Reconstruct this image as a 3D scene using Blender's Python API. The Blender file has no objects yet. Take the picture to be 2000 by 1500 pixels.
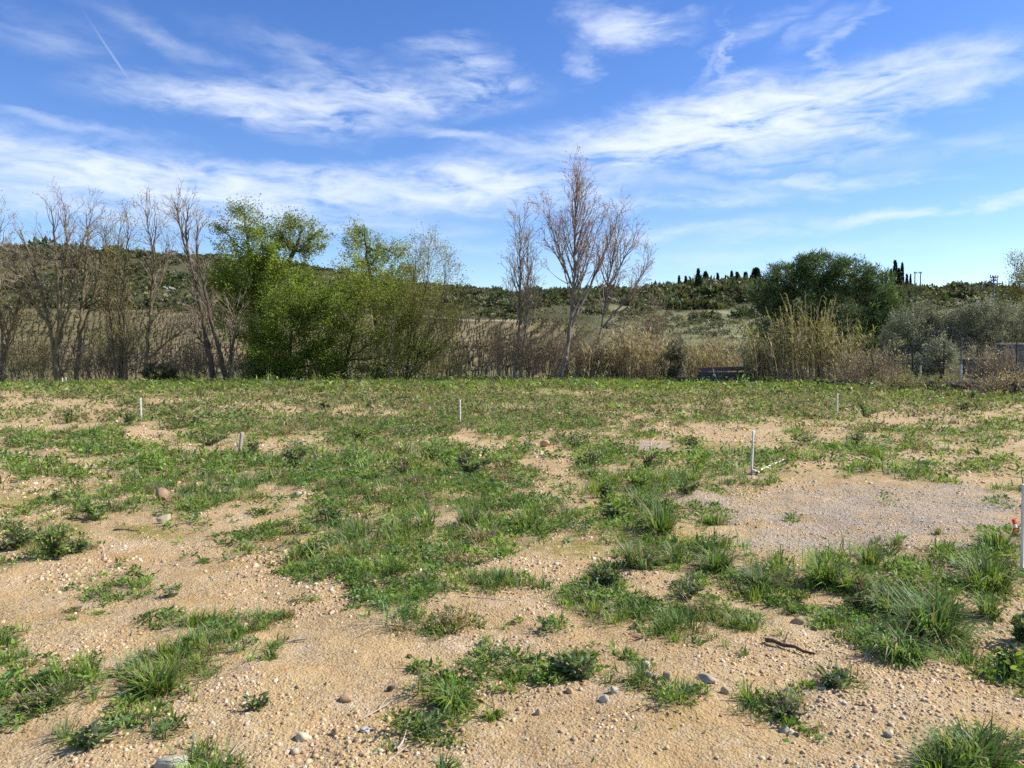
import bpy, math, random
import numpy as np
from mathutils import Vector

# ------------------------------------------------------------------ camera, sky, sun, exposure
SC = bpy.context.scene
COL = SC.collection
F = 1500.0            # focal length of the photograph in its own pixels (2000 wide)
HOR = 697.0           # horizon row
CAM_H = 1.6
PITCH = math.atan((750 - HOR) / F)
cam_d = bpy.data.cameras.new('camera')
cam = bpy.data.objects.new('camera', cam_d)
COL.objects.link(cam)
cam_d.sensor_width = 36.0
cam_d.lens = 36.0 * F / 2000.0
cam_d.clip_start = 0.05
cam_d.clip_end = 12000
cam.location = (0, 0, CAM_H)
cam.rotation_euler = (math.pi / 2 - PITCH, 0, 0)
SC.camera = cam

SUN_AZ, SUN_EL = math.radians(80), math.radians(41)
SUN_STRENGTH, SKY_STRENGTH, EXPOSURE = 4.9, 0.112, 0.64


def ray(px, py):
    a, b = (px - 1000) / F, -(py - 750) / F
    c, s = math.cos(PITCH), math.sin(PITCH)
    return (a, c + s * b, c * b - s)


def at(px, py, Y):
    d = ray(px, py)
    k = Y / d[1]
    return (d[0] * k, Y, CAM_H + d[2] * k)


def gnd(px, py):
    d = ray(px, py)
    k = -CAM_H / d[2]
    return (d[0] * k, d[1] * k)


world = bpy.data.worlds.new('World')
SC.world = world
world.use_nodes = True
world.cycles.sampling_method = 'NONE'
wn, wl = world.node_tree.nodes, world.node_tree.links
wn.clear()


def wnode(t, **kw):
    n = wn.new(t)
    for k, v in kw.items():
        setattr(n, k, v)
    return n


w_out = wnode('ShaderNodeOutputWorld')
w_bg = wnode('ShaderNodeBackground')
w_bg.inputs['Strength'].default_value = SKY_STRENGTH
wl.new(w_bg.outputs[0], w_out.inputs[0])
w_sky = wnode('ShaderNodeTexSky', sky_type='NISHITA', sun_disc=False)
w_sky.sun_elevation = SUN_EL
w_sky.sun_rotation = SUN_AZ
w_sky.altitude = 150
w_sky.air_density = 1.0
w_sky.dust_density = 0.12
w_sky.ozone_density = 2.5
w_tc = wnode('ShaderNodeTexCoord')
w_sep = wnode('ShaderNodeSeparateXYZ')
wl.new(w_tc.outputs['Generated'], w_sep.inputs[0])


def wmath(op, a, b=None, c=None, clamp=False):
    n = wnode('ShaderNodeMath', operation=op, use_clamp=clamp)
    for i, v in enumerate((a, b, c)):
        if v is None:
            continue
        if isinstance(v, (int, float)):
            n.inputs[i].default_value = v
        else:
            wl.new(v, n.inputs[i])
    return n.outputs[0]


w_az = wmath('ARCTAN2', w_sep.outputs[0], w_sep.outputs[1])
w_el = wmath('ARCSINE', w_sep.outputs[2])
w_vec = wnode('ShaderNodeCombineXYZ')
wl.new(w_az, w_vec.inputs[0])
wl.new(w_el, w_vec.inputs[1])


def wnoise(scale, sx, sy, rot, detail, rough, dist=0.0, off=0.0):
    m = wnode('ShaderNodeMapping')
    m.inputs['Location'].default_value = (off, off * .7, off * .3)
    m.inputs['Rotation'].default_value = (0, 0, rot)
    m.inputs['Scale'].default_value = (sx, sy, 1)
    wl.new(w_vec.outputs[0], m.inputs[0])
    n = wnode('ShaderNodeTexNoise')
    n.inputs['Scale'].default_value = scale
    n.inputs['Detail'].default_value = detail
    n.inputs['Roughness'].default_value = rough
    n.inputs['Distortion'].default_value = dist
    wl.new(m.outputs[0], n.inputs['Vector'])
    return n


# the cloud layout is warped by noise so that every bank has a ragged edge
w_warp = wnoise(9, 1, 2.2, .08, 5, .62, .3, 3.1)
w_ws = wnode('ShaderNodeVectorMath', operation='MULTIPLY_ADD')
wl.new(w_warp.outputs['Color'], w_ws.inputs[0])
w_ws.inputs[1].default_value = (.16, .050, 0)
w_ws.inputs[2].default_value = (-.08, -.025, 0)
w_wv = wnode('ShaderNodeVectorMath', operation='ADD')
wl.new(w_vec.outputs[0], w_wv.inputs[0])
wl.new(w_ws.outputs[0], w_wv.inputs[1])
# cloud banks and streaks: centre, half length, half height (photograph scale), tilt, weight
BANKS = [
    (560, 192, 360, 42, 3, .80), (480, 215, 260, 36, -7, .55), (780, 190, 300, 50, 4, .60), (950, 150, 85, 52, -10, .75),
    (860, 95, 110, 26, 8, .45), (640, 130, 230, 36, -14, .32), (680, 240, 230, 20, -4, .42),
    (100, 318, 320, 36, -4, 1.0), (330, 335, 330, 44, -4, .85), (120, 385, 420, 45, 0, .85), (450, 395, 330, 55, 0, .62),
    (860, 352, 230, 34, -2, 1.1), (760, 385, 330, 40, 0, .75), (1000, 375, 190, 50, 4, .85), (600, 350, 200, 26, -3, .6),
    (1060, 300, 220, 48, 5, .55), (1180, 345, 190, 60, 3, .40), (900, 270, 130, 12, 0, .45), (150, 246, 170, 14, -3, .40),
    (1390, 235, 250, 66, 9, 1.15), (1560, 205, 270, 56, 9, 1.0), (1290, 270, 200, 62, 6, .85), (1700, 175, 260, 52, 9, .75),
    (1850, 190, 260, 26, 9, .85), (1560, 262, 200, 32, -9, .85), (1450, 305, 280, 26, -6, .75), (1650, 250, 120, 16, -14, .5),
    (1930, 110, 140, 26, 4, .40), (1900, 290, 190, 26, 8, .25),
    (1210, 48, 105, 44, -6, .95), (1270, 60, 120, 24, 4, .45), (1142, 132, 42, 34, -30, .6),
    (1412, 95, 66, 15, 76, .42), (1490, 48, 110, 20, 12, .42), (1600, 60, 70, 26, 20, .35), (1630, 95, 105, 15, 42, .45),
    (1370, 125, 60, 20, 55, .25), (1420, 163, 42, 12, 4, .85),
    (1380, 388, 330, 24, 2, .62), (1560, 352, 270, 12, -5, .50), (1700, 432, 360, 16, 5, .50), (1330, 455, 300, 20, 3, .42),
    (1850, 410, 260, 12, 5, .35), (720, 440, 330, 18, -2, .35), (900, 480, 320, 14, 0, .25), (1500, 500, 500, 18, 0, .25),
    (60, 60, 160, 40, 0, .22), (330, 80, 190, 26, -16, .22)]
dens = None
for (bx, by, rx, ry, tilt, wgt) in BANKS:
    d = ray(bx, by)
    az, el = math.atan2(d[0], d[1]), math.asin(d[2] / math.sqrt(sum(q * q for q in d)))
    m = wnode('ShaderNodeMapping', vector_type='TEXTURE')
    m.inputs['Location'].default_value = (az, el, 0)
    m.inputs['Rotation'].default_value = (0, 0, math.radians(tilt))
    m.inputs['Scale'].default_value = (rx * 1.25 / F, ry * 1.25 / F, 1)
    wl.new(w_wv.outputs[0], m.inputs[0])
    ln = wnode('ShaderNodeVectorMath', operation='LENGTH')
    wl.new(m.outputs[0], ln.inputs[0])
    mr = wnode('ShaderNodeMapRange', interpolation_type='SMOOTHSTEP')
    mr.inputs['From Min'].default_value = 1.0
    mr.inputs['From Max'].default_value = 0.0
    mr.inputs['To Min'].default_value = 0.0
    mr.inputs['To Max'].default_value = wgt
    wl.new(ln.outputs['Value'], mr.inputs['Value'])
    dens = mr.outputs[0] if dens is None else wmath('ADD', dens, mr.outputs[0])
# the same kind of cirrus goes on all round the sky, outside the banks above
w_far = wnoise(2.6, 1, 4.5, .1, 6, .6, .4, 7.7)
front = wmath('SMOOTH_MIN', wmath('MAXIMUM', wmath('SUBTRACT', wmath('ABSOLUTE', w_az), .78), wmath('SUBTRACT', w_el, .52)), .35, .1)
front = wmath('MULTIPLY', front, 3.0, clamp=True)
farc = wmath('MULTIPLY', wmath('SUBTRACT', w_far.outputs['Fac'], .46), 4.0, clamp=True)
dens = wmath('ADD', dens, wmath('MULTIPLY', farc, wmath('MULTIPLY', front, .7)))
w_fib = wnoise(12, 1, 3.6, .10, 6, .56, .6, 1.3)
w_fib2 = wnoise(46, 1, 3.4, .12, 5, .62, .3, 5.0)
tex = wmath('ADD', wmath('MULTIPLY', w_fib.outputs['Fac'], .84), wmath('MULTIPLY', w_fib2.outputs['Fac'], .16))
tex = wmath('MULTIPLY_ADD', tex, 3.9, -1.34)
tex = wmath('MAXIMUM', tex, .04)
alpha = wmath('MULTIPLY', wmath('MULTIPLY', dens, 1.0), tex)
alpha = wmath('SUBTRACT', 1.0, wmath('POWER', 2.718, wmath('MULTIPLY', alpha, -.98)))
# condensation trail: a straight thin streak
d0, d1 = ray(168, 30), ray(292, 214)
p0 = (math.atan2(d0[0], d0[1]), math.atan2(d0[2], math.hypot(d0[0], d0[1])))
p1 = (math.atan2(d1[0], d1[1]), math.atan2(d1[2], math.hypot(d1[0], d1[1])))
m = wnode('ShaderNodeMapping', vector_type='TEXTURE')
m.inputs['Location'].default_value = ((p0[0] + p1[0]) / 2, (p0[1] + p1[1]) / 2, 0)
m.inputs['Rotation'].default_value = (0, 0, math.atan2(p1[1] - p0[1], p1[0] - p0[0]))
m.inputs['Scale'].default_value = (math.dist(p0, p1) * .72, .0024, 1)
wl.new(w_vec.outputs[0], m.inputs[0])
ln = wnode('ShaderNodeVectorMath', operation='LENGTH')
wl.new(m.outputs[0], ln.inputs[0])
mr = wnode('ShaderNodeMapRange', interpolation_type='SMOOTHSTEP')
mr.inputs['From Min'].default_value = 1.0
mr.inputs['From Max'].default_value = 0.0
mr.inputs['To Min'].default_value = 0.0
mr.inputs['To Max'].default_value = .24
wl.new(ln.outputs['Value'], mr.inputs['Value'])
alpha = wmath('MAXIMUM', alpha, mr.outputs[0])
w_hsv = wnode('ShaderNodeHueSaturation')
w_hsv.inputs['Hue'].default_value = .516
w_hsv.inputs['Saturation'].default_value = 1.27
w_hsv.inputs['Value'].default_value = 1.05
wl.new(w_sky.outputs[0], w_hsv.inputs['Color'])
w_mix = wnode('ShaderNodeMix', data_type='RGBA')
wl.new(alpha, w_mix.inputs['Factor'])
wl.new(w_hsv.outputs[0], w_mix.inputs['A'])
w_mix.inputs['B'].default_value = (5.7, 6.15, 6.9, 1)
wl.new(w_mix.outputs['Result'], w_bg.inputs['Color'])

sun_d = bpy.data.lights.new('sun', 'SUN')
sun_d.energy = SUN_STRENGTH
sun_d.angle = math.radians(.53)
sun_d.color = (1.0, .945, .86)
sun = bpy.data.objects.new('sun', sun_d)
COL.objects.link(sun)
sv = Vector((math.sin(SUN_AZ) * math.cos(SUN_EL), math.cos(SUN_AZ) * math.cos(SUN_EL), math.sin(SUN_EL)))
sun.rotation_euler = sv.to_track_quat('Z', 'Y').to_euler()
sun.location = (20, 5, 30)

vs = SC.view_settings
vs.view_transform = 'Standard'
vs.look = 'None'
vs.exposure = EXPOSURE
vs.gamma = 1.0
cy = SC.cycles
cy.max_bounces = 5
cy.diffuse_bounces = 3
cy.transmission_bounces = 3
cy.glossy_bounces = 2
cy.use_denoising = False
cy.sample_clamp_indirect = 6

rng = np.random.default_rng(11)
random.seed(5)

# ------------------------------------------------------------------ noise and terrain


def _h(ix, iy, s):
    n = (ix.astype(np.int64) * 374761393 + iy.astype(np.int64) * 668265263 + s * 1442695041) & 0xffffffff
    n = ((n ^ (n >> 13)) * 1274126177) & 0xffffffff
    return ((n ^ (n >> 16)) & 0xffff) / 65535.0


def vnoise(x, y, s=0):
    x = np.asarray(x, float)
    y = np.asarray(y, float)
    ix, iy = np.floor(x), np.floor(y)
    fx, fy = x - ix, y - iy
    fx, fy = fx * fx * (3 - 2 * fx), fy * fy * (3 - 2 * fy)
    a, b = _h(ix, iy, s), _h(ix + 1, iy, s)
    c, d = _h(ix, iy + 1, s), _h(ix + 1, iy + 1, s)
    return (a + (b - a) * fx) * (1 - fy) + (c + (d - c) * fx) * fy


def fbm(x, y, o=4, s=0):
    v, a, t = 0, .5, 0
    for k in range(o):
        v = v + a * vnoise(x * 2 ** k, y * 2 ** k, s + k * 17)
        t += a
        a *= .5
    return v / t


TC = [-600, 0, 300, 570, 860, 1040, 1300, 1500, 1750, 2000, 2600]
TY = [90, 130, 190, 250]
TP = [[690, 690, 690, 690, 693, 694, 700, 702, 700, 698, 698],
      [612, 612, 612, 615, 627, 632, 652, 656, 652, 648, 648],
      [548, 548, 548, 560, 590, 598, 612, 614, 612, 610, 610],
      [484, 488, 494, 522, 562, 578, 576, 572, 567, 575, 575]]
TYY = np.array([50, 54, 58, 66] + TY + [330, 600, 1500, 4000], float)


def H(x, y, fine=True):
    x = np.asarray(x, float)
    y = np.asarray(y, float)
    u = 1000 + F * x / np.maximum(y, 20)
    rows = [0 * u, 0 * u - .45, 0 * u - .5, 0 * u + .05]
    for p, Y in zip(TP, TY):
        rows.append(CAM_H + (HOR - np.interp(u, TC, p)) / F * Y)
    r = rows[-1]
    rows += [r + 2.5, r * .6, r * .2, r * 0]
    R = np.stack(rows)
    i = np.clip(np.searchsorted(TYY, y) - 1, 0, len(TYY) - 2)
    t = np.clip((y - TYY[i]) / (TYY[i + 1] - TYY[i]), 0, 1)
    z = np.take_along_axis(R, i[None], 0)[0] * (1 - t) + np.take_along_axis(R, i[None] + 1, 0)[0] * t
    w = np.clip((y - 55) / 120, 0, 1)
    z = z + w * (fbm(x / 22, y / 22, 4, 5) - .5) * 3.2
    z = z + (fbm(x / 2.6, y / 2.6, 3, 1) - .5) * .12
    if fine:
        near = np.clip((16 - np.hypot(x, y)) / 8, 0, 1)
        z = z + (fbm(x / .42, y / .42, 2, 2) - .5) * .065 * (.35 + .65 * near) + (vnoise(x / .16, y / .16, 3) - .5) * .020 * near
    return z


def Hs(x, y):
    return float(H(np.array([x]), np.array([y]))[0])


# ------------------------------------------------------------------ the layout of the plant cover, read off the photograph row by row
COVER = '''740 0 2000 8
755 0 100 7;100 250 6;250 2000 9
772 0 10 7;10 50 2;50 115 6;115 210 8;210 500 7;500 1000 7;1000 1400 6;1400 2000 9
785 0 10 7;10 200 2;200 290 5;290 345 3;345 560 6;560 1000 7;1000 1480 7;1480 1630 7;1630 2000 8
797 0 10 6;10 60 2;60 100 4;100 225 2;225 410 7;410 600 3;600 650 6;650 760 3;760 1000 8;1000 1500 6;1500 1600 8;1605 1630 3;1630 1770 8;1770 1830 5;1830 2000 5
810 0 80 5;80 120 4;120 165 7;165 200 4;200 500 8;500 560 6;560 790 3;790 1000 8;1000 1240 7;1240 1310 5;1310 1500 7;1500 1640 8;1640 1710 6;1710 1760 2;1760 1900 4;1900 2000 2
822 0 120 2;120 150 7;150 200 2;200 280 8;280 400 7;400 425 2;425 1190 8;1190 1300 5;1300 1500 6;1500 1550 3;1550 1690 4;1690 1800 3;1800 2000 4
835 0 180 1;185 230 4;230 340 4;340 400 7;400 440 5;440 1000 8;1000 1190 9;1190 1260 4;1260 1400 3;1400 1700 2;1700 1850 5;1850 1900 3;1900 2000 7
847 0 45 7;45 100 5;100 240 8;240 340 1;340 380 3;380 450 8;450 470 1;470 580 7;580 650 4;650 890 8;890 930 3;930 1050 7;1050 1200 4;1215 1290 7;1290 1540 1;1545 1590 7;1600 1650 1;1650 1700 7;1700 1750 3;1750 1850 4;1850 1930 6;1930 2000 4
861 0 20 4;20 160 8;170 200 3;200 245 8;245 310 1;310 340 4;340 440 6;440 500 4;500 560 2;560 650 3;650 760 6;760 820 6;820 1080 2;1080 1150 7;1150 1230 4;1230 1330 1;1330 1362 9;1362 1550 2;1565 1590 3;1600 1650 2;1650 1690 6;1690 1820 3;1820 1880 4;1890 2000 5
875 0 30 5;30 160 7;160 300 8;300 340 4;340 460 1;460 500 8;500 560 1;560 620 7;620 690 3;690 740 4;740 900 7;900 1000 1;1000 1060 4;1060 1100 2;1100 1250 5;1250 1310 1;1310 1500 3;1500 1590 3;1590 1820 8;1820 1980 4
887 0 160 2;165 340 8;340 400 4;400 500 8;500 560 2;560 620 9;620 680 4;680 960 9;960 1000 5;1000 1060 8;1060 1090 3;1095 1130 1;1130 1180 6;1180 1250 9;1250 1300 6;1305 1450 6;1450 1550 9;1550 1600 3;1600 1690 7;1690 1750 8;1750 1830 3;1830 1900 4;1900 2000 2
899 0 60 6;60 110 5;115 170 2;170 240 3;240 820 9;820 870 5;870 1000 9;1000 1125 1;1130 1170 7;1170 1310 8;1310 1350 3;1350 1400 8;1400 1450 6;1450 1540 9;1540 1600 5;1600 1690 4;1690 1770 8;1770 1870 1;1870 1980 5
912 0 150 8;150 180 1;180 220 5;220 1000 9;1000 1130 1;1130 1190 6;1190 1240 2;1240 1270 6;1270 1340 2;1350 1450 9;1450 1500 7;1500 1550 8;1550 1640 2;1640 1700 5;1700 1770 3;1775 1860 7;1860 1900 5;1900 1960 8
930 0 130 7;130 220 4;220 500 7;500 950 9;950 1000 6;1000 1060 8;1060 1130 2;1130 1200 7;1200 1230 4;1230 1360 8;1360 1450 4;1450 1530 3;1530 1650 1;1650 1720 7;1720 1870 7;1880 1960 4
945 0 20 3;20 60 5;60 110 2;110 200 4;200 340 8;340 530 6;530 560 3;560 790 8;800 850 4;850 1050 8;1050 1120 2;1120 1165 4;1165 1210 7;1210 1230 4;1230 1290 8;1290 1330 4;1330 1370 7;1370 1500 5;1500 1530 4;1780 1860 6
960 0 80 2;100 125 6;125 200 3;200 300 8;330 420 5;420 470 4;470 500 8;500 570 4;570 600 5;600 640 3;640 800 9;800 880 4;880 1000 7;1000 1060 3;1060 1170 1;1170 1200 7;1200 1230 3;1230 1285 8;1285 1310 4;1310 1350 5;1350 1420 1;1920 1990 5
973 0 90 2;95 130 5;130 180 3;180 240 5;240 290 2;300 360 4;360 500 7;500 640 5;640 800 8;800 1000 8;1000 1100 8;1100 1180 3;1180 1240 5;1240 1315 9;1380 1400 2;1700 1740 2
988 0 60 1;60 150 4;150 230 7;230 350 6;350 420 7;420 500 4;500 600 4;600 690 6;690 745 2;745 860 8;860 890 5;890 940 9;940 1120 9;1120 1170 4;1170 1220 9;1220 1270 4;1270 1320 9;1320 1370 2;1370 1425 6;1920 1970 7
1003 0 40 3;40 80 5;80 140 2;140 190 6;190 220 2;220 310 5;320 380 6;380 500 2;500 540 5;540 600 2;600 850 8;850 900 3;900 940 8;940 1000 5;1000 1120 9;1120 1325 9;1325 1350 5;1355 1420 7;1520 1555 6
1016 0 60 6;60 100 3;100 130 2;130 170 1;170 260 2;260 310 3;340 400 5;400 500 3;500 560 2;560 620 4;620 680 6;680 760 5;760 820 7;820 920 4;920 1320 8;1320 1365 2;1370 1400 4
1030 0 60 8;60 85 2;85 130 8;130 180 1;180 240 4;240 320 2;320 400 7;400 500 2;500 600 6;600 640 5;640 840 8;840 900 4;900 1100 9;1100 1250 6;1250 1320 8;1940 2000 5
1045 0 58 8;60 85 4;85 135 9;135 175 1;180 230 3;230 330 1;330 400 4;410 460 4;460 500 6;500 600 7;600 640 5;640 840 8;840 880 4;880 1060 8;1060 1120 3;1120 1200 5;1200 1310 8;1350 1380 5;1825 1840 4;1910 1960 6
1060 0 55 8;58 150 9;150 170 5;380 430 4;430 500 7;500 540 8;540 600 6;600 840 8;840 1000 9;1000 1040 5;1040 1150 1;1150 1200 3;1200 1310 9;1320 1380 5;1385 1435 8;1690 1710 6;1745 1765 6;1835 1870 7;1910 2000 8
1077 0 40 3;58 180 8;460 500 5;500 560 2;565 640 7;640 680 8;680 720 5;720 940 8;940 1000 3;1000 1030 3;1200 1235 5;1235 1300 8;1300 1350 7;1355 1440 9;1440 1480 3;1480 1512 7;1540 1570 3;1600 1640 7;1680 1740 8;1740 1800 5;1800 1850 4;1880 1995 7
1092 60 100 4;160 190 2;370 460 3;570 620 8;620 640 4;640 920 8;920 980 7;1240 1290 8;1290 1340 7;1350 1425 8;1425 1450 3;1450 1520 8;1540 1560 4;1580 1650 9;1660 1720 6;1720 1800 8;1800 1880 6;1880 1995 9
1105 0 25 5;60 90 5;225 250 5;370 430 2;540 580 3;580 780 9;780 830 6;830 920 7;920 960 3;1040 1060 3;1160 1220 5;1230 1280 4;1280 1340 6;1350 1400 6;1450 1530 9;1560 1660 9;1660 1720 5;1720 1800 8;1800 1850 6;1880 2000 9
1118 0 20 4;560 780 9;780 800 6;800 900 7;1150 1220 8;1340 1390 5;1440 1535 8;1570 1650 9;1650 1740 6;1750 1850 9;1850 1900 7;1890 1990 9
1133 165 200 3;200 280 6;580 860 9;860 890 5;890 1000 8;1000 1050 5;1140 1220 9;1310 1400 5;1420 1530 6;1540 1570 3;1580 1620 7;1640 1700 7;1710 1760 4;1770 1850 9;1850 1900 6;1900 1980 8
1150 140 180 6;180 300 9;310 350 3;580 690 4;690 880 9;880 960 6;960 1060 9;1060 1140 5;1150 1230 7;1300 1380 7;1420 1500 7;1500 1630 5;1640 1720 6;1730 1870 9;1900 1960 8
1165 165 290 7;690 870 9;870 960 4;1050 1110 3;1110 1260 8;1310 1380 3;1500 1580 7;1650 1720 6;1720 1880 9;1900 1960 8
1180 560 620 4;700 850 9;850 900 4;1110 1280 9;1280 1300 5;1340 1440 7;1500 1540 5;1540 1600 8;1610 1640 4;1640 1870 9;1905 1940 6
1196 125 160 6;160 220 5;450 500 5;500 540 6;660 700 3;720 800 8;1120 1480 9;1550 1720 8;1720 1870 9
1211 130 160 4;280 350 3;420 500 7;500 570 7;720 760 4;870 930 6;1150 1480 9;1590 1750 8;1760 1880 9;1985 2000 5
1226 240 262 4;280 370 7;380 480 6;500 570 6;780 880 8;880 930 7;970 1030 5;1060 1100 6;1180 1240 5;1290 1340 6;1430 1480 5;1600 1680 7;1680 1800 8;1800 1880 9
1241 0 40 6;380 500 7;500 560 5;770 870 9;870 910 5;970 1030 4;1050 1100 7;1270 1350 7;1360 1400 6;1640 1680 5;1690 1800 8;1800 1870 6;1990 2000 6
1257 0 40 6;370 500 6;500 550 4;780 860 8;940 970 4;1260 1340 7;1350 1410 5;1540 1570 5;1680 1850 8
1274 0 30 7;320 360 5;360 450 7;450 550 4;940 1000 6;1020 1060 5;1120 1170 5;1210 1230 4;1400 1440 4;1690 1850 8
1291 0 50 8;60 110 5;150 180 4;270 430 8;430 460 3;500 540 4;920 1000 8;1010 1090 8;1110 1180 8;1200 1250 5;1270 1300 4;1600 1650 6;1720 1830 8;1880 1920 7;1950 2000 8
1308 0 50 9;50 110 7;140 180 8;250 350 9;350 420 7;840 900 5;900 1160 8;1200 1260 5;1330 1360 4;1560 1580 5;1730 1780 7;1880 1930 7;1940 2000 9
1325 0 50 9;100 200 8;200 230 4;250 360 9;360 410 5;810 1160 8;1230 1250 4;1460 1500 4;1590 1640 5;1900 2000 8
1345 0 50 8;70 200 8;200 250 5;250 340 8;340 370 3;800 920 9;920 960 5;960 1060 7;1170 1250 7;1270 1350 7;1500 1570 5;1610 1650 7;1960 2000 6
1363 0 130 8;130 230 3;250 340 5;340 400 4;800 920 9;950 1000 6;1270 1390 9;1455 1570 7
1381 0 100 7;210 340 8;490 520 6;830 920 9;950 1000 5;1290 1360 7;1450 1570 7
1401 0 50 5;220 340 6;780 910 8;910 940 3;1460 1560 6;1590 1610 6
1422 0 30 3;120 150 5;240 350 9;350 370 4;760 890 9;1230 1265 5;1540 1600 4
1441 90 150 6;150 210 6;250 320 7;770 880 9;1235 1260 5;1560 1610 4;1850 1880 3;1900 2000 4
1461 150 210 8;400 450 5;820 850 6;1840 2000 7
1480 370 460 9;850 880 3;1815 2000 8
1500 370 475 8;850 880 4;1790 2000 9
1560 300 420 5;1750 2000 8'''
CX = np.arange(0, 2001, 10)
cy_rows, cy_vals = [], []
for ln_ in COVER.split('\n'):
    k, rest = ln_.split(' ', 1)
    v = np.zeros(len(CX))
    for run in rest.split(';'):
        a, b, c = run.split()
        v[(CX >= int(a)) & (CX <= int(b))] = int(c) / 9
    cy_rows.append(float(k))
    cy_vals.append(v)
cy_rows, cy_vals = np.array(cy_rows), np.array(cy_vals)


def to_px(x, y):
    c, s = math.cos(PITCH), math.sin(PITCH)
    yy = np.maximum(y, .6)
    zz = -CAM_H
    dep = c * yy - s * zz
    up = s * yy + c * zz
    return 1000 + F * x / dep, 750 - F * up / dep


def cover(x, y):
    """plant cover 0..1 at a place on the field"""
    r = np.hypot(x, y)
    k = np.clip(r / 40, .05, .5)
    jx = (fbm(x / (.5 * (.4 + k)), y / (.5 * (.4 + k)), 3, 31) - .5) * k * 1.3
    jy = (fbm(x / (.5 * (.4 + k)), y / (.5 * (.4 + k)), 3, 37) - .5) * k * 2.2
    px, py = to_px(x + jx, y + jy)
    out = (px < 0) | (px > 2000) | (py > 1560) | (y < 1)
    pxc = np.abs(px)
    pxc = np.where(pxc > 2000, 4000 - pxc, pxc)
    pxc = np.clip(pxc, 0, 2000)
    i = np.clip(np.searchsorted(cy_rows, py) - 1, 0, len(cy_rows) - 2)
    t = np.clip((py - cy_rows[i]) / (cy_rows[i + 1] - cy_rows[i]), 0, 1)
    j = np.clip((pxc / 10), 0, len(CX) - 1.001)
    j0 = j.astype(int)
    fj = j - j0
    a = cy_vals[i, j0] * (1 - fj) + cy_vals[i, j0 + 1] * fj
    b = cy_vals[i + 1, j0] * (1 - fj) + cy_vals[i + 1, j0 + 1] * fj
    v = a * (1 - t) + b * t
    wild = np.clip((fbm(x / 1.4, y / 1.4, 4, 51) - .45) * 5, 0, 1)
    v = np.where(out, wild * .8, v)
    sc = .12 + .011 * r
    n = (fbm(x / sc, y / (sc * 1.5), 4, 41) * .55 + fbm(x / (sc * .25), y / (sc * .4), 3, 43) * .45 - .5) * 2.4
    return np.clip(v * (1.17 - .0095 * r) - .06 + n * .55 * np.clip(v * 3, .25, 1), 0, 1)


def blobs(x, y, lst):
    px, py = to_px(x, y)
    v = np.zeros_like(px)
    n = (fbm(x / .35, y / .35, 4, 71) - .5) * 1.5
    for (cx, cy_, rx, ry) in lst:
        e = ((px - cx) / rx) ** 2 + ((py - cy_) / ry) ** 2
        v = np.maximum(v, np.clip((1.25 - e + n) * 1.1, 0, 1))
    return v


MOSS = [(60, 985, 95, 28), (155, 1040, 32, 26), (150, 965, 70, 20), (1105, 1068, 90, 24), (290, 1040, 80, 14), (1390, 872, 90, 12), (1420, 955, 60, 7), (120, 1075, 60, 14)]
GREY = [(1560, 1052, 130, 34), (1700, 1058, 120, 28), (1840, 1010, 160, 60), (1830, 965, 120, 14), (1370, 975, 80, 24), (1260, 872, 60, 14), (1640, 1000, 220, 50), (1900, 1060, 90, 30), (1430, 1000, 60, 16)]

# ------------------------------------------------------------------ mesh helpers


def mesh_from(name, V, faces, mat, col=None, parent=None, smooth=False, attrs=None):
    """faces: list of int arrays (n,3) or (n,4)"""
    V = np.asarray(V, np.float32)
    faces = [f for f in faces if len(f)]
    me = bpy.data.meshes.new(name)
    me.vertices.add(len(V))
    me.vertices.foreach_set('co', V.ravel())
    nl = sum(f.size for f in faces)
    npoly = sum(len(f) for f in faces)
    me.loops.add(nl)
    me.polygons.add(npoly)
    me.loops.foreach_set('vertex_index', np.concatenate([f.ravel() for f in faces]).astype(np.int32))
    sizes = np.concatenate([np.full(len(f), f.shape[1]) for f in faces])
    starts = np.concatenate([[0], np.cumsum(sizes)[:-1]]).astype(np.int32)
    me.polygons.foreach_set('loop_start', starts)
    me.polygons.foreach_set('loop_total', sizes.astype(np.int32))
    if smooth:
        me.polygons.foreach_set('use_smooth', np.ones(npoly, bool))
    if col is not None:
        a = me.color_attributes.new('Col', 'FLOAT_COLOR', 'POINT')
        c = np.ones((len(V), 4), np.float32)
        c[:, :3] = np.clip(col, 0, 1)
        a.data.foreach_set('color', c.ravel())
    for k, v in (attrs or {}).items():
        a = me.attributes.new(k, 'FLOAT', 'POINT')
        a.data.foreach_set('value', np.asarray(v, np.float32))
    me.update(calc_edges=True)
    tiny = name in ('branches', 'buds', 'leaves', 'crown', 'canes', 'stems', 'wire_mesh')
    if mat:
        me.materials.append(mat)
    o = bpy.data.objects.new(name, me)
    COL.objects.link(o)
    o.parent = parent
    if parent is not None and tiny:
        o['kind'] = 'stuff'
    return o


def tag(o, label=None, cat=None, group=None, kind=None):
    if label:
        o['label'] = label
    if cat:
        o['category'] = cat
    if group:
        o['group'] = group
    if kind:
        o['kind'] = kind
    return o


def empty(name, loc):
    o = bpy.data.objects.new(name, None)
    o.empty_display_size = .3
    COL.objects.link(o)
    o.location = loc
    return o


def copy_tree(o, parent=None):
    c = o.copy()
    COL.objects.link(c)
    c.parent = parent
    for ch in list(o.children):
        copy_tree(ch, c)
    return c


def unit(v):
    v = np.asarray(v, float)
    return v / np.maximum(np.linalg.norm(v, axis=-1, keepdims=True), 1e-9)


def rand_dirs(n):
    return unit(rng.normal(size=(n, 3)))


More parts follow.
